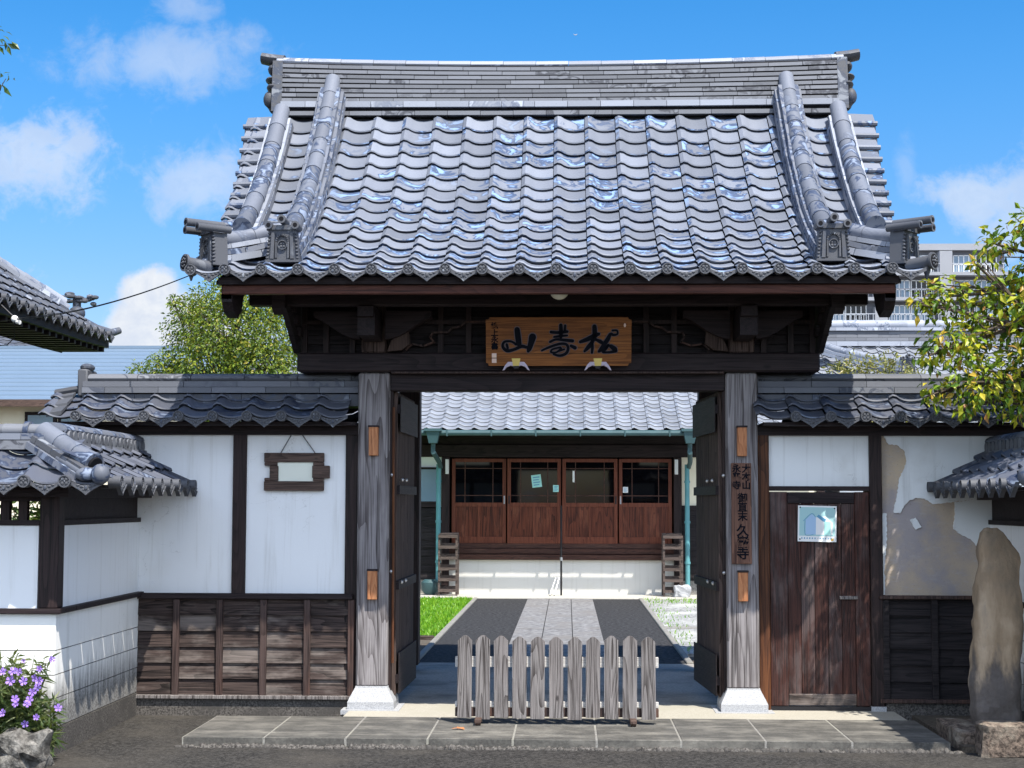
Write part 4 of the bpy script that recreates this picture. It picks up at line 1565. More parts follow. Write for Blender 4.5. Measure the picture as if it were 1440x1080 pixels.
wall_roof(rw, 1.575, 4.25, [1.828 + .2665 * k for k in range(9)], 31, False)

# poster on the side door
po = thing('small_poster', (2.03, .09, 1.30), 'square pale teal poster with simple house shapes pinned to the dark side door', 'poster')
mb = MB()
a = R(-1.2)
pf = lambda u, v, d: (2.031 + u * math.cos(a) - v * math.sin(a), YW - .02 + d, 1.442 + u * math.sin(a) + v * math.cos(a))
mb.prism([(-.15, -.14), (.15, -.14), (.15, .14), (-.15, .14)], pf, -.004, 0)
sh = mb.build('sheet', 'white', po)
MAT['p_teal'] = flat('print_teal', (0.36, 0.58, 0.58), .6, 0, .04)
MAT['p_blue'] = flat('print_blue', (0.36, 0.53, 0.72), .6, 0, .04)
MAT['p_line'] = flat('print_line', (0.10, 0.30, 0.46), .6, 0, .04)
MAT['p_mint'] = flat('print_mint', (0.38, 0.72, 0.66), .6, 0, .04)
MAT['p_gold'] = flat('print_gold', (0.7, 0.42, 0.10), .6, 0, .04)
mb = MB()
mb.prism([(-.138, -.095), (.14, -.095), (.14, .128), (-.138, .128)], pf, -.0048, -.004, 0)
mb.prism([(-.09, -.085), (-.01, -.085), (-.01, .05), (-.045, .075), (-.09, .03)], pf, -.0056, -.0048, 1)
mb.prism([(-.01, -.085), (.12, -.085), (.12, .01), (.06, .06), (-.01, .05)], pf, -.0055, -.0048, 4)
mb.prism([(.055, -.085), (.105, -.085), (.105, .015), (.055, .02)], pf, -.0062, -.0055, 3)
mb.prism([(-.005, .055), (.01, .072), (.07, .035), (.06, .018), (.045, .018)], pf, -.0066, -.0055, 2)
for s in ([(-.105, .022, .005), (-.045, .078, .005), (-.015, .055, .005)], [(-.095, .025, .004), (-.092, -.085, .004), (-.03, -.085, .004)]):
    brush(mb, s, pf, -.0064, -.0050, 2)
mb.prism([(.108, -.132), (.128, -.132), (.128, -.112), (.108, -.112)], pf, -.0050, -.004, 5)
for u, v in ((-.133, .125), (.133, .122), (-.133, -.122)):
    mb.prism([(u + .006 * math.cos(k), v + .006 * math.sin(k)) for k in range(6)], pf, -.0075, -.004, 6)
for k in range(12):
    u = -.118 + k * .0205
    if k == 6:
        mb.prism([(u, -.118), (u + .003, -.118), (u + .003, -.113), (u, -.113)], pf, -.005, -.004, 6)
    else:
        mb.prism([(u - .005, -.119), (u + .005, -.119), (u + .004, -.108), (u - .003, -.107)], pf, -.005, -.004, 2)
mb.build('print', ['p_teal', 'p_blue', 'p_line', 'p_mint', 'white', 'p_gold', 'ink'], sh)

# empty picture frame hung on the left wall
fm = thing('hanging_frame', (-2.06, .09, 1.69), 'rough dark wooden frame holding a blank sheet, hung by cord on the white wall', 'picture frame')
mb = MB()
for (x0, x1, z0, z1, dy) in ((-2.318, -1.842, 1.915, 1.989, 0), (-2.318, -1.842, 1.690, 1.765, 0), (-2.316, -2.212, 1.887, 1.914, .004), (-2.274, -2.205, 1.7665, 1.887, .003), (-1.93, -1.842, 1.888, 1.914, .004),
                             (-1.935, -1.797, 1.79, 1.888, -.004), (-1.93, -1.842, 1.766, 1.789, .004), (-2.316, -2.24, 1.766, 1.791, .006)):
    mb.box(x0, x1, .078 + dy, .108, z0, z1, 0, .004)
mb.build('frame', 'w_frame', fm)
mb = MB()
mb.box(-2.235, -1.915, .094, .112, 1.735, 1.945)
mb.build('sheet', 'paper', fm)
mb = MB()
mb.tube([(-2.189, .088, 1.985), (-2.106, .085, 2.128)], .0045, 6)
mb.tube([(-1.912, .088, 1.985), (-2.015, .085, 2.128)], .0045, 6)
mb.build('cord', 'string', fm)

# ------------------------------------------------------------------ low return walls (left one seen whole, right one mostly out of frame)
def low_wall(sx_, XF, label, full, dx=0.0):
    t = thing('low_boundary_wall', (sx_ * (XF + 1.0), -1.85, -.07), label, 'wall')
    X = lambda a: sx_ * a

    def bx(mb, a, b, y0, y1, z0, z1, mi=0, ch=0):
        mb.box(min(X(a), X(b)), max(X(a), X(b)), y0, y1, z0, z1, mi, ch)
    XO = 7.5
    YF = -2.0
    # lower render in courses with thin shadow joints
    zs = [-.12, .107, .30, .455, .615, .858]
    for i in range(5):
        mb = MB()
        ins = .003 if i else -.004
        bx(mb, XF + ins, XO, YF + ins, YF + .3, zs[i] + (.004 if i else 0), zs[i + 1] - .003)
        bx(mb, XF + ins, XF + .3, YF + .301, .115, zs[i] + (.004 if i else 0), zs[i + 1] - .003)
        mb.build('foundation' if i == 0 else 'render_course', 'granite_dk' if i == 0 else 'plaster_low', t)
    mb = MB()
    bx(mb, XF + .012, XO, YF + .012, YF + .29, .0, .86)
    bx(mb, XF + .012, XF + .29, YF + .29, .113, .0, .86)
    mb.build('wall_core', 'granite_dk', t)
    mb = MB()
    bx(mb, XF - .035, XO, YF - .035, YF + .33, .858, .893, 0, .004)
    bx(mb, XF - .035, XF + .33, YF + .331, .115, .858, .893, 0, .004)
    mb.build('sill', 'w_dark_x', t)
    for (a, b, y0, y1) in ((XF + .135, XO, YF + .012, YF + .26), (XF + .012, XF + .26, YF + .13, .113)):
        mb = MB()
        bx(mb, a, b, y0, y1, .893, 1.44)
        mb.build('plaster_panel', 'plaster', t)
    mb = MB()
    bx(mb, XF - .005, XF + .125, YF - .005, YF + .125, .894, 1.69, 0, .006)
    mb.build('corner_post', 'w_dark_z', t)
    # timber above: rails, front lattice, solid side board
    mb = MB()
    bx(mb, XF + .126, XO, YF - .0, YF + .12, 1.44, 1.475)
    bx(mb, XF + .126, XO, YF - .0, YF + .12, 1.60, 1.69)
    bx(mb, XF - .0, XF + .12, YF + .126, .113, 1.44, 1.475)
    bx(mb, XF + .03, XF + .10, YF + .126, .113, 1.475, 1.69)
    bx(mb, XF - .10, XO, YF - .12, YF - .01, 1.63, 1.69)
    bx(mb, XF - .10, XF - .01, YF - .01, .05, 1.63, 1.69)
    mb.build('top_rail', 'w_dark_x', t)
    x = XF + .16
    while x < XF + 1.6:
        mb = MB()
        bx(mb, x + .065, x + .125, YF + .04, YF + .09, 1.475, 1.60)
        mb.build('lattice_bar', 'w_dark_z', t)
        x += .12
    # L-shaped tiled coping with a hip at the corner
    at, L_ = arc_table(lambda d: 1.705 + .62 * d, .50)
    p = .2665
    EO = XF - .42          # outer eave (abs x)
    EY = YF - .33
    mb = MB()
    if sx_ < 0:
        tilefield(mb, (0, EY, 0), (1, 0, 0), (0, 1, 0), at, L_, 3, -EO - .27 - .034 - 16 * p, 17, p, seed=41, clip=lambda u, s: u < -EO + .04 - s * .85)
        tilefield(mb, (-EO, 0, 0), (0, 1, 0), (-1, 0, 0), at, L_, 3, EY + .10, 9, p, seed=42, clip=lambda u, s: u > EY - .06 + s * .85)
    else:
        tilefield(mb, (0, EY, 0), (1, 0, 0), (0, 1, 0), at, L_, 3, EO + .06, 16, p, seed=43, clip=lambda u, s: u > EO - .04 + s * .85)
        tilefield(mb, (EO, 0, 0), (0, -1, 0), (1, 0, 0), at, L_, 3, -.10, 9, p, seed=44, clip=lambda u, s: -u > EY - .06 + s * .85)
    bx(mb, EO + .10, XO, EY + .10, YF + .5, 1.69, 1.712, 1)
    bx(mb, EO + .10, XF + .5, YF + .501, .10, 1.69, 1.712, 1)
    rf = mb.build('coping_tiles', ['tile_wall', 'w_dark_x'], t, 40)
    if sx_ < 0:
        for k in range(1, 15):
            inst(ME_EAVE, 'eave_tile', frame_mat((-EO - .27 - (k - 1) * p, EY, 1.70), (1, 0, 0), (0, 1, 0)), rf)
        for k in range(9):
            inst(ME_EAVE, 'eave_tile', frame_mat((-EO, EY + .135 + k * p, 1.70), (0, 1, 0), (-1, 0, 0)), rf)
    else:
        for k in range(8):
            inst(ME_EAVE, 'eave_tile', frame_mat((EO + .094 + k * p, EY, 1.70), (1, 0, 0), (0, 1, 0)), rf)
        for k in range(9):
            inst(ME_EAVE, 'eave_tile', frame_mat((EO, .066 - k * p, 1.70), (0, -1, 0), (1, 0, 0)), rf)
    # ridges
    XR, YRr = XF + .10, YF + .10
    mb = MB()
    Pth = [(X(XR), YRr, 1.975), (X(XO), YRr, 1.975)]
    noshi(mb, Pth, [(.14, -.03, .06, 0), (.125, .036, .042, 1)], .36, 51)
    ridge_tube(mb, [(X(XR), YRr, 2.075), (X(XO), YRr, 2.075)], .068, .30, 14, 0, .7)
    for xx in (XR + .13, XR + .75, XR + 1.3):
        mb.tube([(X(xx), YRr, 2.078), (X(xx + .035), YRr, 2.078)], [.082, .082], 14, 1, True, .75)
    mb.build('coping_ridge', ['ridge', 'tile_round'], rf, 40)
    mb = MB()
    Pth = [(X(XR), YRr, 1.965), (X(XR), .10, 1.965)]
    noshi(mb, Pth, [(.14, -.03, .07, 0)], .27, 52)
    y = YRr + .06
    while y < .08:
        for sd_ in (-1, 1):
            mb.tube([(X(XR) + sd_ * .10, y, 2.035), (X(XR) + sd_ * .125, y, 2.035)], [.045, .045], 12, 0)
        y += .105
    mb.box(X(XR) - .095, X(XR) + .095, YRr, .10, 2.0, 2.075, 0)
    y = YRr
    while y < .05:
        mb.tube([(X(XR), y, 2.085), (X(XR), min(.10, y + .16), 2.085)], [.115, .12], 14, 1, True, .42)
        y += .16
    mb.build('coping_ridge', ['ridge', 'tile_round'], rf, 40)
    mb = MB()
    h0, h1 = Vector((X(XR + .04), YRr - .02, 2.07)), Vector((X(EO + .13), EY + .13, 1.845))
    ridge_tube(mb, [h0, h0.lerp(h1, .5) + Z * -.012, h1], .073, .20, 16, 0)
    noshi(mb, [h0 - Z * .105, h1 - Z * .105], [(.15, -.01, .045, 0), (.125, .04, .04, 1)], .17, 53)
    dr = (h1 - h0).normalized()
    mb.tube([h1, h1 + dr * .02], [.05, .05], 14, 2)
    sd_ = dr.cross(Z).normalized()
    for s2 in (-1, 1):
        q = h1 + sd_ * s2 * .10 - Z * .06
        mb.tube([q - dr * .25, q], [.03, .032], 10, 0)
    # rounded end lobes
    e0 = Vector((X(EO + .075), EY + .03, 1.775))
    mb.sphere(e0 + Vector((X(-.03), -.05, .0)), .062, .062, .068, 14, 9)
    mb.sphere(e0 + Vector((X(.07), -.03, .0)), .07, .05, .045, 12, 8)
    mb.build('hip_ridge', ['tile_round', 'tile_orn', 'hole'], rf, 40)
    t['group'] = 'low boundary walls'
    return t


low_wall(-1, 3.30, 'low white boundary wall with tiled coping at the lower left corner behind the purple flowers', True)
low_wall(1, 3.36, 'low boundary wall with tiled coping at the right edge behind the upright stone', False)

# ------------------------------------------------------------------ picket barrier
pb = thing('picket_barrier', (0, -.8, 0), 'low grey wooden picket barrier standing across the gate opening', 'barrier')
rp = random.Random(5)
for k in range(11):
    mb = MB()
    x = -.668 + k * .1335 + rp.uniform(-.003, .003)
    w = .0515
    zt = .632 + rp.uniform(-.006, .006)
    zb_ = .045 + rp.uniform(-.012, .004)
    ln_ = rp.uniform(-.004, .004)
    poly = [(x - w, zb_), (x + w, zb_), (x + w + ln_, zt - .036), (x + w * .32 + ln_, zt - .004), (x + ln_, zt), (x - w * .32 + ln_, zt - .004), (x - w + ln_, zt - .036)]
    mb.prism(poly, lambda a, b, d: (a, d, b), -.815, -.787)
    mb.build('picket', 'w_picket', pb)
for z0, z1 in ((.405, .482), (.118, .160)):
    mb = MB()
    mb.box(-.736, .742, -.785, -.757, z0, z1, 0, .003)
    mb.build('rail', 'w_rail', pb)
mb = MB()
mb.box(-.736, .742, -.785, -.745, .050, .113, 0, .003)
mb.build('rail', 'w_batten', pb)
for x in (-.563, .554):
    mb = MB()
    mb.box(x - .024, x + .024, -.93, -.66, .018, .048, 0, .004)
    mb.tube([(x - .02, -.90, .022), (x + .02, -.90, .022)], .02, 12)
    mb.tube([(x - .02, -.69, .022), (x + .02, -.69, .022)], .02, 12)
    mb.build('foot', 'w_frame', pb)

# ------------------------------------------------------------------ ground by the road
mb = MB()
mb.box(-500, 500, -400, 800, -.5, -.10)
struct('ground', mb, 'soil')
mb = MB()
mb.box(-60, 60, -14.5, .11, -.098, -.070)
struct('road', mb, 'asphalt')
mb = MB()
mb.box(-60, 60, .13, 4.9, -.098, -.040)
struct('courtyard_soil', mb, 'soil')
# stepped stone platform : paving slabs, plain strip, passage floor
mb = MB()
rs = random.Random(9)
xs = [-2.55, -1.99, -1.43, -.87, -.29, .28, .85, 1.42, 2.0, 2.66]
for i in range(len(xs) - 1):
    a, b = xs[i] + .006, xs[i + 1] - .006
    dz = rs.uniform(-.002, .001)
    mb.box(a, b, -1.56, -.445, -.11, dz, 0, .004)
struct('step_paving', mb, 'paving')
mb = MB()
mb.box(-2.552, 2.655, -1.558, -.44, -.11, -.004)
struct('step_joints', mb, 'kerb')
mb = MB()
rs = random.Random(12)
x = -2.60
while x < 2.70:
    w = rs.uniform(.03, .075)
    mb.sphere((x + w / 2, -1.572 + rs.uniform(-.006, .006), -.072 + rs.uniform(-.006, .006)), w * .6, rs.uniform(.018, .032), rs.uniform(.016, .034), 8, 6, 0, .16, rs)
    x += w * .8
struct('step_pebble_edge', mb, 'granite_dk', 50)
mb = MB()
mb.box(-1.60, 2.60, -.44, .44, -.11, -.001)
struct('threshold_floor', mb, 'conc')
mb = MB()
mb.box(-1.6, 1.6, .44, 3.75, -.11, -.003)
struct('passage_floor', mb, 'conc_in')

# fallen leaf
mb = MB()
for q in range(2):
    an = .3 + q * 1.9
    p = [(-.045, 0, .004), (-.01, -.02, .012), (.03, -.012, .007), (.05, .004, .014), (.02, .02, .006), (-.015, .016, .010)]
    mb.add([(-.70 + a * math.cos(an) - b * math.sin(an) + q * .03, -1.12 + a * math.sin(an) + b * math.cos(an), c + .002) for a, b, c in p], [(0, 1, 2, 3, 4, 5)])
MAT['deadleaf'] = flat('dead_leaf', (.42, .15, .05), .7)
tag(mb.build('fallen_leaf', 'deadleaf'), 'curled orange dead leaf lying on the stone step left of the picket barrier', 'leaf')

# ------------------------------------------------------------------ upright stone, block
from mathutils import noise as mnoise
rs = random.Random(3)
mon = [(3.046, 1.405), (3.076, 1.425), (3.125, 1.41), (3.173, 1.346), (3.221, 1.277), (3.234, 1.197), (3.235, 1.0), (3.243, 0.656), (3.233, 0.362), (3.217, 0.03), (2.914, 0.03), (2.886, 0.164), (2.892, 0.507), (2.908, 0.851), (2.932, 1.097), (2.965, 1.295)]


def stone_material():
    m, q, b = new_mat('tall_stone')
    c = coords(q, False)
    v = q.vmath('MULTIPLY', c, (1, 1, .3))
    n1 = q.noise(v, 6, 5, .6)
    n2 = q.noise(c, 30, 5, .65)
    z = q.n('SeparateXYZ', {0: c}).outputs[2]
    col = q.ramp(n1, [(.3, (.15, .115, .08)), (.5, (.28, .20, .125)), (.65, (.40, .30, .20)), (.8, (.24, .20, .16))])
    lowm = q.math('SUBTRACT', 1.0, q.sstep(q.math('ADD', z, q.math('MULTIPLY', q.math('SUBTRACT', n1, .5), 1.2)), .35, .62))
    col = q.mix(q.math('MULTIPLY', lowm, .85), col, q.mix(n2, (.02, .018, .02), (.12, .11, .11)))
    q.set(b.inputs['Base Color'], col)
    b.inputs['Roughness'].default_value = .85
    bump(q, b, q.math('ADD', n1, q.math('MULTIPLY', n2, .35)), .7, .03)
    return m


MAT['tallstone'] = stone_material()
mb = MB()
rows = 44
vs, fs = [], []
# left / right silhouettes sampled by height
Ls = [(2.914, .0), (2.886, .164), (2.892, .507), (2.908, .851), (2.935, 1.097), (2.962, 1.30), (2.985, 1.39), (3.02, 1.427)]
Rs = [(3.217, .0), (3.233, .362), (3.243, .656), (3.235, 1.0), (3.234, 1.197), (3.221, 1.277), (3.185, 1.346), (3.145, 1.40), (3.09, 1.427)]


def samp(T, z):
    for a, b in zip(T[:-1], T[1:]):
        if a[1] <= z <= b[1]:
            return a[0] + (b[0] - a[0]) * (z - a[1]) / (b[1] - a[1])
    return T[-1][0]


NN = 28
for i in range(rows + 1):
    z = 1.426 * (i / rows) ** .9
    a, b = samp(Ls, z), samp(Rs, z)
    cx, hx = (a + b) / 2, (b - a) / 2
    dep = .11 * min(1, 1.6 * (hx / .16)) * (1 - .25 * z / 1.43)
    for k in range(NN):
        an = 2 * math.pi * k / NN
        ca, sa = math.cos(an), math.sin(an)
        px = math.copysign(abs(ca) ** .6, ca)
        py = math.copysign(abs(sa) ** .7, sa)
        nv = mnoise.noise_vector(Vector((px * .3, py * .3, z * 3.2))) * .020 + mnoise.noise_vector(Vector((px * .9, py * .9, z * 7))) * .022 + mnoise.noise_vector(Vector((px * 2.2, py * 2.2, z * 16))) * .010
        vs.append((cx + px * hx + nv.x, -1.2 + py * dep + nv.y, z + nv.z * .6))
for i in range(rows):
    for k in range(NN):
        fs.append((i * NN + k, i * NN + (k + 1) % NN, (i + 1) * NN + (k + 1) % NN, (i + 1) * NN + k))
fs.append(tuple(rows * NN + k for k in range(NN)))
mb.add(vs, fs)
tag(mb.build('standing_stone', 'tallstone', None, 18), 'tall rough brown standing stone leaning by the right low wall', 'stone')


def rough_block(name, c, h, seed, mat, label, cat, jit=.012, sub=3):
    bm = bmesh.new()
    bmesh.ops.create_cube(bm, size=2)
    bmesh.ops.bevel(bm, geom=bm.edges[:], offset=.12, segments=1, affect='EDGES')
    bmesh.ops.subdivide_edges(bm, edges=bm.edges[:], cuts=sub, use_grid_fill=True)
    r = random.Random(seed)
    from mathutils import noise as mn
    for v in bm.verts:
        p = Vector((v.co.x * h[0], v.co.y * h[1], v.co.z * h[2]))
        n_ = mn.noise_vector(p * 9 + Vector((seed, seed * 2, 0)))
        n2_ = mn.noise_vector(p * 25 + Vector((seed, 0, seed)))
        v.co = p + n_ * jit * 1.6 + n2_ * jit * .6 + Vector(c)
    me = bpy.data.meshes.new(name)
    bm.to_mesh(me)
    bm.free()
    me.materials.append(MAT[mat])
    o = bpy.data.objects.new(name, me)
    COL.objects.link(o)
    return tag(o, label, cat)


rough_block('kerb_block', (3.12, -1.66, .035), (.30, .11, .115), 4, 'stone_br', 'squared brown stone block in front of the tall standing stone', 'stone block')
rough_block('bedding_stone', (2.93, -1.12, -.01), (.20, .34, .075), 6, 'stone_br', 'low dark stone bedded beside the foot of the standing stone', 'stone')
mb = MB()
mb.box(2.74, 3.35, -1.55, .07, -.1, -.028)
struct('planting_bed', mb, 'soil')

# ------------------------------------------------------------------ courtyard
mb = MB()
mb.box(-1.42, 1.27, 3.75, 14.75, -.12, -.004)
struct('path', mb, 'asph_path')
mb = MB()
rs = random.Random(4)
ys_ = [3.76, 5.2, 8.1, 11.5, 14.74]
for i in range(4):
    for k in range(3):
        x0 = -.585 + k * .364
        mb.box(x0 + .006, x0 + .358, ys_[i] + .01, ys_[i + 1] - .01, -.02, .004 + rs.uniform(-.001, .001))
struct('path_slabs', mb, 'slab')
mb = MB()
for x in (-1.49, 1.272):
    mb.box(x, x + .068, 3.75, 14.75, -.12, .018, 0, .008)
struct('path_kerbs', mb, 'kerb')
mb = MB()
mb.box(-9, -1.492, 6.72, 14.7, -.12, .0)
struct('lawn', mb, 'lawn')
mb = MB()
mb.box(-9, -1.492, 6.60, 6.71, -.12, .03, 0, .01)
struct('lawn_kerb', mb, 'w_board_x')
mb = MB()
mb.box(1.342, 9, 4.9, 14.75, -.12, -.006)
struct('gravel_bed', mb, 'gravel')
mb = MB()
mb.box(1.345, 9, 8.4, 8.75, -.05, .0)
struct('gravel_strip', mb, 'kerb')
mb = MB()
mb.box(-9, -1.492, 4.9, 6.59, -.12, -.015)
struct('court_soil', mb, 'soil')
mb = MB()
mb.box(-9, 9, 14.76, 17.5, -.12, .006)
struct('hall_apron', mb, 'apron')


def blades(mb, n, x0, x1, y0, y1, z, h, seed, dens=None, w=.006):
    r = random.Random(seed)
    for _ in range(n):
        x, y = r.uniform(x0, x1), r.uniform(y0, y1)
        if dens and r.random() > dens(x, y):
            continue
        hh = h * r.uniform(.5, 1.2)
        a = r.uniform(0, 6.28)
        dx, dy = math.cos(a) * w, math.sin(a) * w
        lx, ly = r.uniform(-.6, .6) * hh, r.uniform(-.6, .6) * hh
        mb.add([(x - dx, y - dy, z), (x + dx, y + dy, z), (x + lx, y + ly, z + hh)], [(0, 1, 2)])


mb = MB()
blades(mb, 16000, -3.2, -1.50, 6.72, 14.72, -.005, .05, 8, w=.009)
tag(mb.build('lawn_grass', 'grass', fix=False), 'bright green lawn grass left of the path', 'grass', None, 'stuff')
mb = MB()
blades(mb, 2600, 1.34, 2.6, 5, 14.9, -.01, .05, 9, lambda x, y: (1.0 if y > 13.6 else .05) + max(0, .55 - (x - 1.34) * 1.6), .008)
tag(mb.build('gravel_weeds', 'grass', fix=False), 'thin weeds growing through the pale gravel right of the path', 'weeds', None, 'stuff')

# ------------------------------------------------------------------ hall
YH = 16.0
hall = thing('temple_hall', (0, YH, 0), 'low temple hall with red brown sliding doors and pale tiled roof seen through the gate', 'hall')
mb = MB()
mb.box(-2.05, 1.98, YH - .02, YH + .3, .0, .60)
mb.build('plinth', 'hall_plinth', hall)
mb = MB()
mb.box(-2.05, 1.98, YH - .10, YH + .3, .605, .70, 0, .01)
mb.box(-2.05, 1.98, YH - .055, YH + .3, .705, .80, 0, .008)
mb.box(-2.05, 1.98, YH - .02, YH + .3, .805, .885)
mb.build('sill_beams', 'w_hallx', hall)
mb = MB()
mb.box(-5.6, 4.6, YH - .06, YH + .3, 2.40, 2.62, 0, .01)
mb.box(-5.6, 4.6, YH - .02, YH + .3, 2.62, 2.95)
mb.build('header_beam', 'w_dark_x', hall)
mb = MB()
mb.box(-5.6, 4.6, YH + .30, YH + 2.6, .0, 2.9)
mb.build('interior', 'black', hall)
for x in (-2.06, 2.01, -5.55, 4.5):
    mb = MB()
    mb.box(x - .07, x + .07, YH - .07, YH + .3, 0.0, 2.40, 0, .01)
    mb.build('post', 'w_dark_z', hall)
dx_ = [-1.965, -.985, -.02, .972, 1.925]
for i in range(4):
    a, b = dx_[i] + .012, dx_[i + 1] - .012
    yo = YH - .02 + (.035 if i in (0, 3) else 0)
    z0, z1, zm = .888, 2.372, 1.565
    mb = MB()
    st = .062
    mb.box(a, a + st, yo, yo + .035, z0, z1, 0, .003)
    mb.box(b - st, b, yo, yo + .035, z0, z1, 0, .003)
    for (p, q) in ((z0, z0 + .115), (zm - .035, zm + .035), (z1 - .06, z1)):
        mb.box(a + st, b - st, yo + .002, yo + .033, p, q)
    xm = (a + b) / 2
    mb.box(xm - .02, xm + .02, yo + .002, yo + .033, z0 + .115, zm - .035)
    door = mb.build('sliding_door', 'w_hall', hall)
    for (p, q) in ((a + st, xm - .02), (xm + .02, b - st)):
        mb = MB()
        mb.box(p, q, yo + .022, yo + .030, z0 + .115, zm - .035)
        mb.build('door_panel', 'w_hallp', door)
    mb = MB()
    mb.box(a + st, b - st, yo + .014, yo + .022, zm + .035, z1 - .06)
    mb.build('door_glass', 'glass', door)
    mb = MB()
    for xx in (a + st + .17, b - st - .17):
        mb.box(xx - .008, xx + .008, yo + .004, yo + .030, zm + .035, z1 - .06)
    for zz in (zm + .16, z1 - .17):
        mb.box(a + st, b - st, yo + .006, yo + .028, zz - .008, zz + .008)
    mb.build('glazing_bar', 'w_hallx', door)
    mb = MB()
    xh = (b - .03) if i % 2 == 0 else (a + .03)
    mb.box(xh - .012, xh + .012, yo - .006, yo, 1.58, 1.72)
    mb.build('finger_pull', 'steel' if i in (0, 3) else 'iron', door)
# wing walls either side
for sg, x0, x1 in ((-1, -5.5, -2.13), (1, 2.08, 4.45)):
    mb = MB()
    clad(mb, x0, x1, YH, .25, 1.50, 9, .02)
    mb.build('wing_cladding', 'w_board_dk', hall)
    mb = MB()
    mb.box(x0, x1, YH - .01, YH + .3, 0, .25)
    mb.build('wing_foundation', 'kerb', hall)
    mb = MB()
    mb.box(x0, x1, YH, YH + .3, 1.52, 2.40)
    mb.build('wing_plaster', 'cream' if sg > 0 else 'plaster', hall)
    if sg < 0:
        mb = MB()
        mb.box(-3.3, -2.16, YH - .04, YH + .02, 1.52, 2.22)
        wd = mb.build('wing_window', 'w_dark_x', hall)
        for p, q in ((-3.25, -2.74), (-2.70, -2.21)):
            mb = MB()
            mb.box(p, q, YH - .046, YH - .04, 1.62, 2.18)
            mb.build('pane', 'glass_b', wd)
    else:
        mb = MB()
        mb.box(x0, x1, YH - .03, YH + .02, 1.48, 1.56)
        mb.build('wing_rail', 'w_dark_x', hall)
# roof
YHE = 14.82
zfh = lambda d: 2.83 + .35 * d + .022 * d * d
at_h, L_h = arc_table(zfh, 2.7)
mb = MB()
tilefield(mb, (0, YHE, 0), (1, 0, 0), (0, 1, 0), at_h, L_h, 14, -5.85, 39, .27, seed=61, na=8, hump=.03, lift=.022)
tilefield(mb, (0, YHE + 5.4, 0), (-1, 0, 0), (0, -1, 0), at_h, L_h, 14, -4.7, 39, .27, seed=62, na=4, hump=.03)
hr = mb.build('roof_tiles', 'tile_hall', hall, 40)
mb = MB()
for i in range(6):
    a, b = YHE + .05 + i * .44, YHE + .05 + (i + 1) * .44
    mb.hexa([(-5.7, a, zfh(a - YHE) - .10), (4.6, a, zfh(a - YHE) - .10), (4.6, b, zfh(b - YHE) - .10), (-5.7, b, zfh(b - YHE) - .10),
             (-5.7, a, zfh(a - YHE) - .03), (4.6, a, zfh(a - YHE) - .03), (4.6, b, zfh(b - YHE) - .03), (-5.7, b, zfh(b - YHE) - .03)])
mb.build('roof_boarding', 'w_dark_x', hr)
mb = MB()
yr = YHE + 2.7
noshi(mb, [(-5.75, yr, zfh(2.7) - .02), (4.6, yr, zfh(2.7) - .02)], [(.18, 0, .07, 0), (.16, .075, .05, 1), (.15, .13, .05, 0)], .4, 63)
ridge_tube(mb, [(-5.8, yr, zfh(2.7) + .20), (4.6, yr, zfh(2.7) + .20)], .085, .3, 12, 1)
mb.sphere((-5.82, yr, zfh(2.7) + .14), .07, .15, .16, 10, 7, 0)
mb.build('roof_ridge', ['ridge', 'ridge_pale'], hr, 40)
# gutter, downpipes
mb = MB()
mb.tube([(-5.8, YHE - .05, 2.775), (4.6, YHE - .05, 2.775)], .048, 10)
x = -5.7
while x < 4.6:
    mb.box(x - .012, x + .012, YHE - .104, YHE + .02, 2.72, 2.828)
    x += .75
mb.build('gutter', 'verd_dk', hall)
for x in (-2.185, 2.14):
    mb = MB()
    mb.hexa([(x - .07, YHE - .12, 2.60), (x + .07, YHE - .12, 2.60), (x + .07, YHE + .02, 2.60), (x - .07, YHE + .02, 2.60),
             (x - .115, YHE - .16, 2.80), (x + .115, YHE - .16, 2.80), (x + .115, YHE + .04, 2.80), (x - .115, YHE + .04, 2.80)])
    mb.box(x - .15, x + .15, YHE - .18, YHE + .05, 2.80, 2.845)
    mb.tube([(x, YHE - .05, 2.60), (x, YHE - .03, 2.45), (x + .05, YHE + .6, 2.30), (x + .05, YHE + .95, 2.22)], .042, 10)
    dp = mb.build('rain_hopper', 'verd_dk', hall)
    mb = MB()
    mb.tube([(x + .02, YHE + .92, 2.27), (x + .02, YHE + .92, .05)], .042, 12)
    for zz in (.55, 1.25, 1.95):
        mb.tube([(x + .02, YHE + .92, zz), (x + .02, YHE + .92, zz + .04)], .052, 12)
    mb.build('downpipe', 'verd', dp)
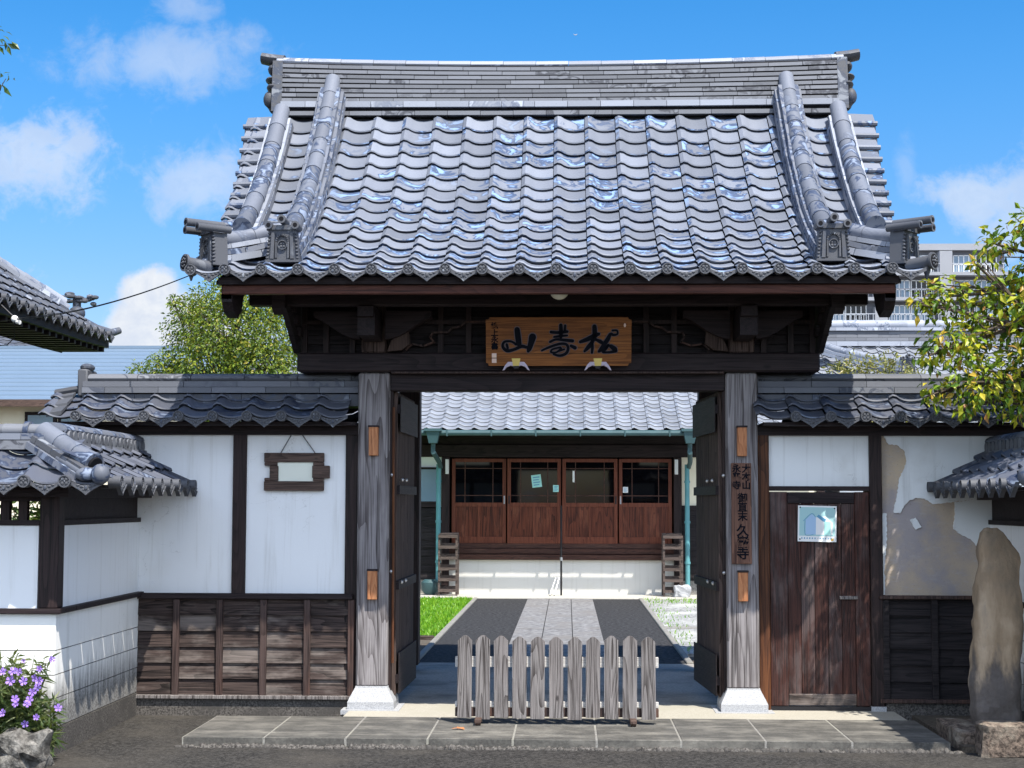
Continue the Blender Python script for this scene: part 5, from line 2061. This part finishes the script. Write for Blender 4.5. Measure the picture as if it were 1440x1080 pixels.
# small things on the hall front
for x, nm in ((-2.03, 'left'), (1.985, 'right')):
    mb = MB()
    mb.box(x - .03, x + .03, YH - .11, YH - .075, 2.10, 2.36, 0, .005)
    tag(mb.build('wall_plaque', 'white'), 'small narrow white plaque on the %s end post of the hall doors' % nm, 'plaque', 'white plaques on the hall posts')
for (x, z, w, h, m_, lb) in ((-.46, 1.98, .085, .11, 'p_mint', 'larger green notice taped to the hall door glass'), (-.12, 1.85, .05, .06, 'p_mint', 'small green notice at the corner of the hall door glass'),
                           (.19, 2.06, .018, .10, 'white', 'thin upright white strip on the hall door glass'), (1.10, 1.83, .045, .05, 'white', 'small white square notice on the right hall door')):
    mb = MB()
    a = .12 if w > .08 else 0
    c, s = math.cos(a), math.sin(a)
    yo = YH - .034 + (.035 if x > .97 else 0)
    fr = lambda u, v, d: (x + u * c - v * s, yo + d, z + u * s + v * c)
    mb.prism([(-w, -h), (w, -h), (w, h), (-w, h)], fr, -.002, .002, 0)
    if w > .03:
        for k in range(4):
            vz = h * (.6 - .4 * k)
            mb.prism([(-w * .7, vz - h * .08), (w * (.7 - .2 * (k % 2)), vz - h * .08), (w * (.7 - .2 * (k % 2)), vz + h * .08), (-w * .7, vz + h * .08)], fr, -.004, -.002, 1)
    tag(mb.build('door_notice', [m_, 'p_line']), lb, 'notice', 'notices on the hall door glass')
# shoe racks
for xa, xb, nm in ((-2.14, -1.80, 'left'), (1.71, 2.06, 'right')):
    t = thing('slatted_rack', ((xa + xb) / 2, YH - .4, 0), 'dark wooden slatted rack standing at the %s end of the hall steps' % nm, 'rack', 'slatted racks by the hall steps')
    mb = MB()
    for x in (xa + .02, xb - .02):
        for y in (YH - .62, YH - .25):
            mb.box(x - .018, x + .018, y - .018, y + .018, .006, 1.04)
    mb.build('frame', 'w_rack', t)
    for k in range(6):
        mb = MB()
        z = .08 + k * .185
        for j in range(5):
            y = YH - .62 + j * .09
            mb.box(xa + .005, xb - .005, y - .018, y + .018, z + j * .014, z + .02 + j * .014)
        mb.box(xa + .005, xb - .005, YH - .655, YH - .64, z - .01, z + .04)
        mb.build('shelf', 'w_rack', t)
# handrail post
t = thing('step_handrail', (-.03, YH - .45, 0), 'slim dark metal handrail post in the middle of the hall steps', 'handrail')
mb = MB()
mb.tube([(-.025, YH - .35, .005), (-.025, YH - .35, 1.55)], .018, 10)
mb.build('post', 'iron', t)
mb = MB()
mb.tube([(-.025, YH - .35, .60), (-.025, YH - .35, .66)], .026, 10)
mb.build('joint', 'steel', t)
mb = MB()
mb.tube([(-.06, YH - .36, .30), (-.14, YH - .55, .02)], .012, 8)
mb.tube([(-.12, YH - .36, .30), (-.22, YH - .55, .02)], .012, 8)
mb.tube([(-.06, YH - .36, .30), (-.12, YH - .36, .30)], .012, 8)
mb.build('brace', 'rack' if 'rack' in MAT else 'steel', t)
mb = MB()
mb.tube([(-2.30, YH - .35, .01), (-2.30, YH - .35, .08), (-2.30, YH - .35, .22), (-2.30, YH - .35, .27)], [.08, .14, .15, .10], 14)
tag(mb.build('rain_pot', 'verd_dk', None, 40), 'rounded blue grey pot under the left downpipe of the hall', 'pot')
rough_block('drain_stone', (2.03, YH - .95 + .3, .10), (.14, .12, .10), 12, 'granite', 'pale stone at the foot of the right downpipe', 'stone', .02)

# ------------------------------------------------------------------ roof beyond the right wall
sh = thing('side_hall', (6.5, 18.4, 0), 'temple side hall behind the right wall showing its tiled roof and hip ridge', 'hall')
mb = MB()
mb.box(4.9, 10, 16.4, 20.4, 0, 3.25)
mb.build('wall', 'plaster', sh)
zfs = lambda d: 3.45 + .32 * d + .03 * d * d
at_s, L_s = arc_table(zfs, 2.9)
mb = MB()
tilefield(mb, (0, 15.6, 0), (1, 0, 0), (0, 1, 0), at_s, L_s, 13, 4.3, 22, .27, seed=71, na=8)
tilefield(mb, (0, 21.4, 0), (-1, 0, 0), (0, -1, 0), at_s, L_s, 13, -10.2, 22, .27, seed=72, na=4)
sr = mb.build('roof_tiles', 'tile_hall', sh, 40)
mb = MB()
zt = zfs(2.9)
noshi(mb, [(4.4, 18.5, zt - .05), (10.2, 18.5, zt - .05)], [(.24, 0, .09, 1), (.20, .10, .06, 0), (.19, .165, .06, 0), (.18, .23, .06, 0), (.22, .295, .06, 1)], .40, 73)
ridge_tube(mb, [(4.4, 18.5, zt + .37), (10.2, 18.5, zt + .37)], .10, .3, 12, 1)
mb.build('roof_ridge', ['ridge', 'ridge_pale'], sr, 40)
mb = MB()
pth = [(4.55, 17.8, 4.66), (5.0, 17.3, 4.42), (5.5, 16.75, 4.22), (6.05, 16.2, 4.08)]
ridge_tube(mb, pth, .075, .3, 12, 1)
noshi(mb, [(a, b, c - .12) for a, b, c in pth], [(.16, -.03, .05, 1), (.13, .03, .05, 1)], .3, 74)
pth = [(5.2, 17.0, 4.20), (5.8, 16.5, 3.98), (6.6, 15.9, 3.80)]
ridge_tube(mb, pth, .06, .3, 12, 1)
mb.build('hip_ridge', ['ridge', 'ridge_pale'], sr, 40)
inst(ME_ONI, 'ridge_end_ornament', frame_mat((6.08, 16.13, 3.90), (1, 0, 0), (0, 1, 0)), sr)

# ------------------------------------------------------------------ dark upturned roof at the left edge
nb_ = thing('corner_hall', (-8.5, 2.0, 0), 'neighbouring temple hall at the left edge with dark upturned tiled eave', 'hall')
mb = MB()
mb.box(-12, -7.7, -4, 4.8, 0, 3.9)
mb.build('wall', 'plaster', nb_)
zfn = lambda d: 3.50 + .58 * d + .11 * d * d
at_n, L_n = arc_table(zfn, 3.0)
cur = lambda y: .03 * max(0, (y - 5.2) / 1.4) ** 2
mb = MB()
tilefield(mb, (-5.12, 0, 0), (0, 1, 0), (-1, 0, 0), at_n, L_n, 15, -4.0, 40, .27, seed=81, clip=lambda u, s: u < 6.22 - s * .78, sag=cur)
nr = mb.build('roof_tiles', 'tile_dk', nb_, 40)
mb = MB()
for i in range(12):
    a, b = -4 + i * .84, -4 + (i + 1) * .84
    ca, cb = cur(a) , cur(b)
    for (xa, za, xb, zb) in ((-5.15, 3.40, -5.42, 3.40), (-5.42, 3.365, -5.70, 3.365), (-5.70, 3.34, -7.8, 4.35)):
        mb.hexa([(xb, a, zb - .02 + ca), (xa, a, za - .02 + ca), (xa, b, za - .02 + cb), (xb, b, zb - .02 + cb), (xb, a, zb + .12 + ca), (xa, a, za + .07 + ca), (xa, b, za + .07 + cb), (xb, b, zb + .12 + cb)])
mb.box(-5.19, -5.155, -4, 6.02, 3.39, 3.505)
mb.build('soffit', 'w_dark_y', nr)
mb = MB()
y = -3.9
while y < 6.05:
    mb.box(-5.72, -5.19, y - .03, y + .03, 3.33 + cur(y), 3.40 + cur(y))
    y += .22
mb.build('rafters', 'w_dark_x', nr)
for k in range(33):
    y = 6.10 - k * .27
    inst(ME_EAVE, 'eave_tile', frame_mat((-5.12, y - .23, 3.49 + cur(y)), (0, 1, 0), (-1, 0, 0)), nr)
mb = MB()
hp = [(-5.22, 6.14, 3.60), (-5.6, 5.76, 3.78), (-6.15, 5.22, 4.15), (-7.0, 4.37, 4.86), (-8.0, 3.4, 5.75)]
ridge_tube(mb, [(a, b, c + .10) for a, b, c in hp[1:]], .075, .28, 12, 1)
noshi(mb, hp[1:], [(.14, -.05, .07, 0), (.12, .03, .05, 1)], .28, 82)
mb.tube([(-5.55, 5.81, 3.76), (-5.30, 6.06, 3.61), (-5.16, 6.20, 3.58), (-5.08, 6.28, 3.62)], [.055, .06, .05, .04], 12, 0)
mb.sphere((-5.48, 5.90, 3.78), .10, .10, .085, 10, 7, 0)
mb.build('hip_ridge', ['tile_dk', 'ridge_pale'], nr, 40)
mb = MB()
rs = random.Random(2)
for k in range(16):
    mb.sphere((-5.50 + rs.uniform(-.16, .2), 5.92 + rs.uniform(-.08, .08), 3.97 + rs.uniform(-.08, .08)), rs.uniform(.035, .07), rs.uniform(.03, .06), .026, 7, 5)
mb.tube([(-5.49, 5.92, 3.80), (-5.49, 5.92, 3.98)], .05, 8)
mb.build('cloud_ornament', 'tile_orn', nr, 40)

nb_.location.x -= .13
# insulator and overhead cable
t = thing('cable_insulator', (-4.99, 1.97, 3.27), 'round white insulator under the dark eave at the left edge', 'insulator')
mb = MB()
mb.sphere((-4.99, 1.97, 3.27), .034, .034, .034, 12, 8)
mb.tube([(-4.96, 1.95, 3.24), (-4.93, 1.93, 3.235)], .02, 10)
mb.build('ceramic_body', 'white', t, 60)
mb = MB()
mb.tube([(-5.0, 1.97, 3.29), (-5.12, 1.98, 3.40)], .008, 6)
mb.build('hook', 'iron', t)
mb = MB()
for j in range(2):
    p0, p1 = Vector((-4.96, 1.95, 3.265 + j * .012)), Vector((-2.60, -.95, 3.30))
    mb.tube([p0.lerp(p1, k / 14) - Z * (.07 * 4 * (k / 14) * (1 - k / 14)) for k in range(15)], .0036, 6)
mb.tube([(-4.96, 1.95, 3.27), (-5.4, 2.3, 3.26)], .0036, 6)
mb.tube([(-4.99, 1.97, 3.24), (-5.0, 2.0, 3.10), (-5.08, 2.05, 3.04), (-5.25, 2.1, 3.03)], .005, 6)
tag(mb.build('overhead_cable', 'iron'), 'thin dark overhead cable running from the left eave to the gate roof corner', 'cable')

# ------------------------------------------------------------------ blue metal roofed house
bh = thing('metal_roofed_house', (-16, 41, 0), 'cream house with a long blue grey metal roof far behind the left wall', 'house')
mb = MB()
mb.box(-27, -7.5, 35.2, 46, 0, 4.7)
mb.build('wall', 'cream', bh)
mb = MB()
n = 13
for i in range(n):
    a, b = i / n, (i + 1) / n
    y0, z0, y1, z1 = 34.3 + 5.7 * a, 4.55 + 2.05 * a, 34.3 + 5.7 * b, 4.55 + 2.05 * b
    mb.hexa([(-28, y0, z0 - .02), (-7, y0, z0 - .02), (-7, y1, z1 - .06), (-28, y1, z1 - .06), (-28, y0, z0 + .03), (-7, y0, z0 + .03), (-7, y1, z1), (-28, y1, z1)])
mb.hexa([(-28, 40, 6.5), (-7, 40, 6.5), (-7, 46.6, 4.5), (-28, 46.6, 4.5), (-28, 40, 6.62), (-7, 40, 6.62), (-7, 46.6, 4.6), (-28, 46.6, 4.6)])
mb.box(-28, -7, 39.9, 40.1, 6.58, 6.68)
mb.build('roof', 'metal_roof', bh)
mb = MB()
mb.box(-28, -7, 34.22, 34.32, 4.36, 4.56)
mb.build('fascia', 'w_frame', bh)
for xa in (-16.0, -15.0):
    mb = MB()
    mb.box(xa + .0, xa + .95, 35.12, 35.22, 2.4, 4.25)
    w_ = mb.build('window', 'w_dark_x', bh)
    mb = MB()
    mb.box(xa + .10, xa + .85, 35.10, 35.12, 2.5, 4.15)
    mb.build('pane', 'glass_b', w_)
mb = MB()
mb.tube([(-16.9, 35.1, 0), (-16.9, 35.1, 4.4)], .06, 8)
mb.build('downpipe', 'cream', bh)
th = thing('tiled_house', (-24, 52, 0), 'grey tiled house roof peeping over the metal roof at the left edge', 'house')
mb = MB()
mb.box(-30, -19.5, 49, 56, 0, 6.2)
mb.build('wall', 'cream', th)
at_t, L_t = arc_table(lambda d: 6.4 + .5 * d, 4)
mb = MB()
tilefield(mb, (0, 48, 0), (1, 0, 0), (0, 1, 0), at_t, L_t, 14, -31, 34, .36, seed=91, na=5, clip=lambda u, s: u < -18.8 - s * .3)
mb.hexa([(-31, 51.9, 8.2), (-19.5, 51.9, 8.2), (-19.5, 56.5, 6.0), (-31, 56.5, 6.0), (-31, 51.9, 8.4), (-19.5, 51.9, 8.4), (-19.5, 56.5, 6.2), (-31, 56.5, 6.2)])
mb.tube([(-31, 52, 8.45), (-20, 52, 8.45)], .16, 10)
mb.build('roof', 'tile_dk', th, 40)

# ------------------------------------------------------------------ apartment block
ap = thing('apartment_block', (38, 170, 0), 'grey multi storey apartment block with balconies far behind the right side of the gate', 'apartment building')
YA = 165.0
mb = MB()
mb.box(20, 47.5, YA, YA + 14, 0, 29.0)
mb.build('wall', 'apt', ap)
mb = MB()
mb.box(19.6, 48.0, YA - .8, YA + 14.5, 29.0, 29.7)
mb.build('parapet', 'apt_pale', ap)
FH = 2.72
for f in range(4, 11):
    zf_ = 18.25 + (f - 7) * FH
    if zf_ > 28:
        continue
    mb = MB()
    mb.box(20, 47.5, YA - 1.5, YA, zf_ - .25, zf_ + .12)
    sl = mb.build('balcony', 'apt_pale', ap)
    mb = MB()
    for k in range(56):
        x = 20 + k * .5
        mb.box(x - .03, x + .03, YA - 1.45, YA - 1.4, zf_ + .1, zf_ + 1.0)
    mb.box(20, 47.5, YA - 1.47, YA - 1.38, zf_ + .98, zf_ + 1.06)
    mb.build('railing', 'apt' if f % 2 else 'steel', sl)
    for xa in (33.2, 40.2, 26.5):
        mb = MB()
        mb.box(xa, xa + 1.35, YA - 1.5, YA - .02, zf_ + .12, zf_ + 1.75 if xa < 40 else zf_ + 2.4)
        mb.build('partition', 'apt_pale', ap)
    for k, xa in enumerate((27.9, 30.3, 35.0, 37.4, 42.0, 44.4)):
        mb = MB()
        for q in range(5):
            x = xa + q * .55
            mb.box(x - .05, x + .05, YA - .10, YA - .02, zf_ + .13, zf_ + 2.1)
        mb.box(xa, xa + 2.2, YA - .10, YA - .02, zf_ + 2.03, zf_ + 2.13)
        mb.box(xa, xa + 2.2, YA - .10, YA - .02, zf_ + 1.05, zf_ + 1.13)
        wn = mb.build('window', 'white', ap)
        mb = MB()
        mb.box(xa, xa + 2.2, YA - .05, YA - .01, zf_ + .13, zf_ + 2.03)
        mb.build('pane', 'glass_b' if (k + f) % 3 else 'glass', wn)

# thin daytime moon
mb = MB()
for k in range(12):
    a0, a1 = math.pi * (k / 12), math.pi * ((k + 1) / 12)
    R0 = 2.6
    f = lambda a: ((-R0 * math.cos(a), R0 * -math.sin(a)), (-R0 * math.cos(a), R0 * -math.sin(a) * .62))
    (p0, q0), (p1, q1) = f(a0), f(a1)
    cz_ = 588.3
    mb.hexa([(10.2 + p0[0], 2000, cz_ + p0[1]), (10.2 + p1[0], 2000, cz_ + p1[1]), (10.2 + p1[0], 2001, cz_ + p1[1]), (10.2 + p0[0], 2001, cz_ + p0[1]),
             (10.2 + q0[0], 2000, cz_ + q0[1] + .01), (10.2 + q1[0], 2000, cz_ + q1[1] + .01), (10.2 + q1[0], 2001, cz_ + q1[1] + .01), (10.2 + q0[0], 2001, cz_ + q0[1] + .01)])
tag(mb.build('moon', 'apt_pale'), 'tiny pale crescent moon in the blue sky above the ridge', 'moon', None, 'structure')

# ------------------------------------------------------------------ trees and plants
def leaves(mb, clumps, n, ln, seed, shell=.55, droop=.35, wid=.42):
    r = random.Random(seed)
    vol = [c[3] ** 2 for c in clumps]
    tot = sum(vol)
    for c, v in zip(clumps, vol):
        for _ in range(int(n * v / tot)):
            th, cz_ = r.uniform(0, 6.283), r.uniform(-1, 1)
            sr_ = math.sqrt(1 - cz_ * cz_)
            rad = c[3] * (shell + (1.15 - shell) * r.random() ** .7) * (1 + .25 * math.sin(th * 3 + c[0] * 9) * r.random())
            ph = c[4] if len(c) > 4 else .85
            p = Vector((c[0] + rad * sr_ * math.cos(th), c[1] + rad * sr_ * math.sin(th), c[2] + rad * cz_ * ph))
            o = (p - Vector(c[:3])).normalized()
            d = Vector((r.uniform(-1, 1), r.uniform(-1, 1), r.uniform(-1, .6))) + o * .8 - Z * droop
            d.normalize()
            nrm = (o * .5 + Vector((r.uniform(-1, 1), r.uniform(-1, 1), r.uniform(-.2, 1.2)))).normalized()
            s_ = d.cross(nrm)
            if s_.length < .1:
                continue
            s_.normalize()
            nrm = s_.cross(d)
            l = ln * r.uniform(.55, 1.25)
            w = l * wid * .5
            b0, tip = p, p + d * l - nrm * l * .12
            m1, m2 = p + d * l * .45, 0
            mb.add([b0, m1 + s_ * w + nrm * w * .35, tip, m1 - s_ * w + nrm * w * .35, m1], [(0, 4, 1), (4, 2, 1), (0, 3, 4), (4, 3, 2)])


def tree(name, base, top, clumps, n, ln, mat, seed, label, cat, tr=.09, **kw):
    t = thing(name, base, label, cat)
    r = random.Random(seed)
    mb = MB()
    b, tp = Vector(base), Vector(top)
    mid = [b.lerp(tp, k / 5) + Vector((r.uniform(-.05, .05), r.uniform(-.05, .05), 0)) * (1 if k else 0) for k in range(6)]
    mb.tube(mid, [tr * (1 - .13 * k) for k in range(6)], 10)
    mb.build('trunk', 'bark', t, 60)
    mb = MB()
    for c in clumps:
        s = mid[r.randint(3, 5)]
        e_ = Vector(c[:3])
        m_ = s.lerp(e_, .5) + Vector((r.uniform(-.1, .1), r.uniform(-.1, .1), r.uniform(-.02, .12)))
        mb.tube([s, m_, e_], [tr * .34, tr * .22, tr * .08], 6)
        for _ in range(5):
            q = e_ + Vector((r.uniform(-1, 1), r.uniform(-1, 1), r.uniform(-.8, .8))).normalized() * c[3] * .9
            mb.tube([m_.lerp(e_, r.uniform(.3, 1)), q], [tr * .09, tr * .035], 5)
    mb.build('limbs', 'bark', t, 60)
    mb = MB()
    leaves(mb, clumps, n, ln, seed + 1, **kw)
    mb.build('crown', mat, t, fix=False)
    return t


rt_ = random.Random(77)
cl = [(-4.95, 10.0, 4.40, .33), (-4.52, 9.9, 4.46, .40), (-4.06, 10.1, 4.38, .38), (-5.25, 10.1, 4.02, .36), (-4.66, 9.7, 3.95, .55), (-4.01, 9.9, 3.85, .5), (-5.58, 10.0, 3.52, .26),
      (-4.90, 9.8, 3.5, .55), (-4.16, 9.8, 3.45, .6), (-5.22, 9.8, 4.28, .22), (-5.95, 10.0, 3.42, .16), (-5.35, 10, 3.3, .4), (-4.7, 10.2, 2.9, .7), (-4.1, 10.1, 2.9, .6), (-5.45, 9.9, 4.42, .10), (-4.75, 10, 4.72, .14), (-4.3, 10, 4.66, .16)]
tree('leafy_tree', (-4.7, 10.1, -.1), (-4.65, 10.0, 3.9), cl, 32000, .062, 'leaf_l', 101, 'bushy yellowing green tree behind the left wall below the gate eave', 'tree', .10, shell=.35)
cl = [(2.66, -.8, 3.07, .09), (2.86, -.75, 3.12, .17), (3.22, -.8, 3.50, .14), (3.42, -.9, 3.62, .16), (2.92, -.85, 2.80, .25), (3.22, -.7, 3.06, .30), (3.06, -.95, 2.47, .24), (3.40, -.9, 2.60, .28),
      (2.93, -.9, 2.28, .07), (2.76, -.85, 2.42, .13), (3.32, -.9, 2.32, .16), (3.05, -.9, 3.34, .06), (3.45, -.75, 3.24, .2), (2.72, -.8, 2.68, .09), (3.6, -.8, 3.0, .35),
      (3.95, -.9, 3.3, .5), (4.3, -.8, 2.9, .6), (4.4, -1.0, 3.8, .6), (3.85, -.8, 3.9, .3), (4.9, -.8, 3.2, .6), (3.75, -.6, 2.55, .35), (3.5, -1.3, 2.9, .3), (3.9, -1.7, 3.1, .4), (3.75, -1.3, 3.4, .25)]
tree('autumn_tree', (4.35, -.85, -.07), (4.3, -.85, 3.1), cl, 12000, .076, 'leaf_r', 111, 'tree with green, yellow and orange leaves hanging over the right wall', 'tree', .10, shell=.15, droop=.5, wid=.48)
cl = [(-4.20, -1.0, 5.02, .12), (-4.14, -1.0, 4.74, .09), (-4.5, -1.0, 5.0, .3), (-4.9, -1.0, 5.2, .5), (-5.2, -.9, 4.7, .5), (-5.5, -.9, 5.3, .5)]
tree('overhanging_tree', (-5.3, -.9, -.07), (-5.2, -.9, 4.6), cl, 1600, .085, 'leaf_d', 121, 'dark leafed tree whose leaf tips show at the upper left edge', 'tree', .08)
cl = [(2.85, 4, 2.90, .14), (3.05, 4, 2.95, .18), (3.25, 4, 2.96, .16), (3.45, 4.1, 2.92, .16), (3.65, 4, 2.88, .10), (3.1, 4, 2.65, .3), (3.5, 4, 2.6, .3), (3.95, 4.1, 2.80, .12), (3.38, 4, 3.08, .07)]
tree('yellow_shrub', (3.2, 4.05, -.06), (3.2, 4.05, 2.5), cl, 2600, .06, 'leaf_b', 131, 'pale yellow shrub top showing above the right wall coping', 'shrub', .05, wid=.3, droop=-.3)
cl = [(-4.0, 1.2, .9, .4), (-4.4, 1.3, 1.2, .4), (-4.9, 1.2, 1.0, .5), (-4.2, 1.4, 1.5, .3), (-5.3, 1.3, 1.3, .5), (-3.85, 1.5, 1.4, .25), (-4.75, 1.3, 1.6, .3), (-4.4, 1.4, 1.66, .26)]
tree('garden_shrub', (-4.4, 1.3, -.06), (-4.4, 1.3, .9), cl, 4200, .09, 'leaf_d', 141, 'green garden shrub glimpsed through the lattice of the left low wall', 'shrub', .04)

# flowering plant with its rocks
t = thing('flowering_plant', (-3.40, -2.22, -.02), 'bushy plant with purple five petalled flowers in front of the lower left wall', 'plant')
r = random.Random(17)
mb = MB()
st = MB()
for s in range(64):
    bx_, by_ = r.uniform(-3.75, -3.24), r.uniform(-2.32, -2.15)
    h = r.uniform(.28, .62) * (1 - .5 * max(0, (bx_ + 3.38) / .2))
    lean = Vector((r.uniform(-.14, .20) * h * 1.6, r.uniform(-.3, .1) * h, h))
    pts = [Vector((bx_, by_, .0)) + lean * k / 4 + Vector((r.uniform(-.01, .01), 0, 0)) for k in range(5)]
    st.tube(pts, [.005, .0045, .004, .003, .002], 5)
    for k in range(38):
        q = pts[0].lerp(pts[-1], r.uniform(.08, 1.0))
        d = Vector((r.uniform(-1, 1), r.uniform(-1, .7), r.uniform(-.5, .9))).normalized()
        l = r.uniform(.06, .125)
        s_ = d.cross(Vector((r.uniform(-1, 1), r.uniform(-1, 1), r.uniform(0, 1)))).normalized()
        w = l * .085
        u2 = s_.cross(d)
        mb.add([q, q + d * l * .4 + s_ * w + u2 * .004, q + d * l - Z * l * .15, q + d * l * .4 - s_ * w + u2 * .004], [(0, 1, 2), (0, 2, 3)])
st.build('stems', 'leaf_f', t)
mb.build('foliage', 'leaf_f', t, fix=False)
FL = [(20, 215, 1), (100, 215, 1.1), (150, 220, .9), (80, 300, 1.2), (205, 300, 1.1), (300, 275, 1), (365, 290, 1), (340, 350, .95), (275, 400, 1), (150, 450, 1), (235, 500, 1), (280, 455, 1), (130, 500, 1), (20, 580, 1), (540, 525, 1), (340, 610, .8), (215, 680, .9), (210, 120, .6), (450, 110, .8), (345, 190, .8)]
for i, (fx, fy, sc) in enumerate(FL):
    u, v = fx / 6.35, 910 + fy / 6.35
    c = Vector((.08 + (u - 798) / 223, -2.47 + r.uniform(-.05, .03), 1.6 - (v - 707) / 221))
    nrm = Vector((r.uniform(-.5, .6), -1, r.uniform(-.1, .7))).normalized()
    a = nrm.cross(Z).normalized()
    b = a.cross(nrm)
    m_ = MB()
    R1 = .027 * sc
    ro = r.uniform(0, 1)
    for k in range(5):
        an = 2 * math.pi * k / 5 + ro
        f = lambda rr, da, h: c + (a * math.cos(an + da) + b * math.sin(an + da)) * rr + nrm * h
        m_.add([f(.003, 0, -.006), f(R1 * .7, -.5, .002), f(R1, -.28, .0), f(R1 * .93, 0, .004), f(R1, .28, .0), f(R1 * .7, .5, .002)], [(0, 1, 2, 3), (0, 3, 4, 5)])
    fo = m_.build('flower', 'petal', t, fix=False)
    m_ = MB()
    m_.tube([c - nrm * .012, c - nrm * .001], [.003, .0055], 8)
    m_.build('throat', 'petal_c', fo)
    m_ = MB()
rough_block('edging_rock', (-3.36, -2.43, .02), (.16, .10, .125), 21, 'rock', 'pale rough rock edging the flower bed, the right one of two', 'rock', .035)['group'] = 'edging rocks'
rough_block('edging_rock', (-3.66, -2.45, .03), (.15, .10, .10), 24, 'rock', 'grey rough rock cut by the left edge in front of the flowering plant', 'rock', .035)['group'] = 'edging rocks'
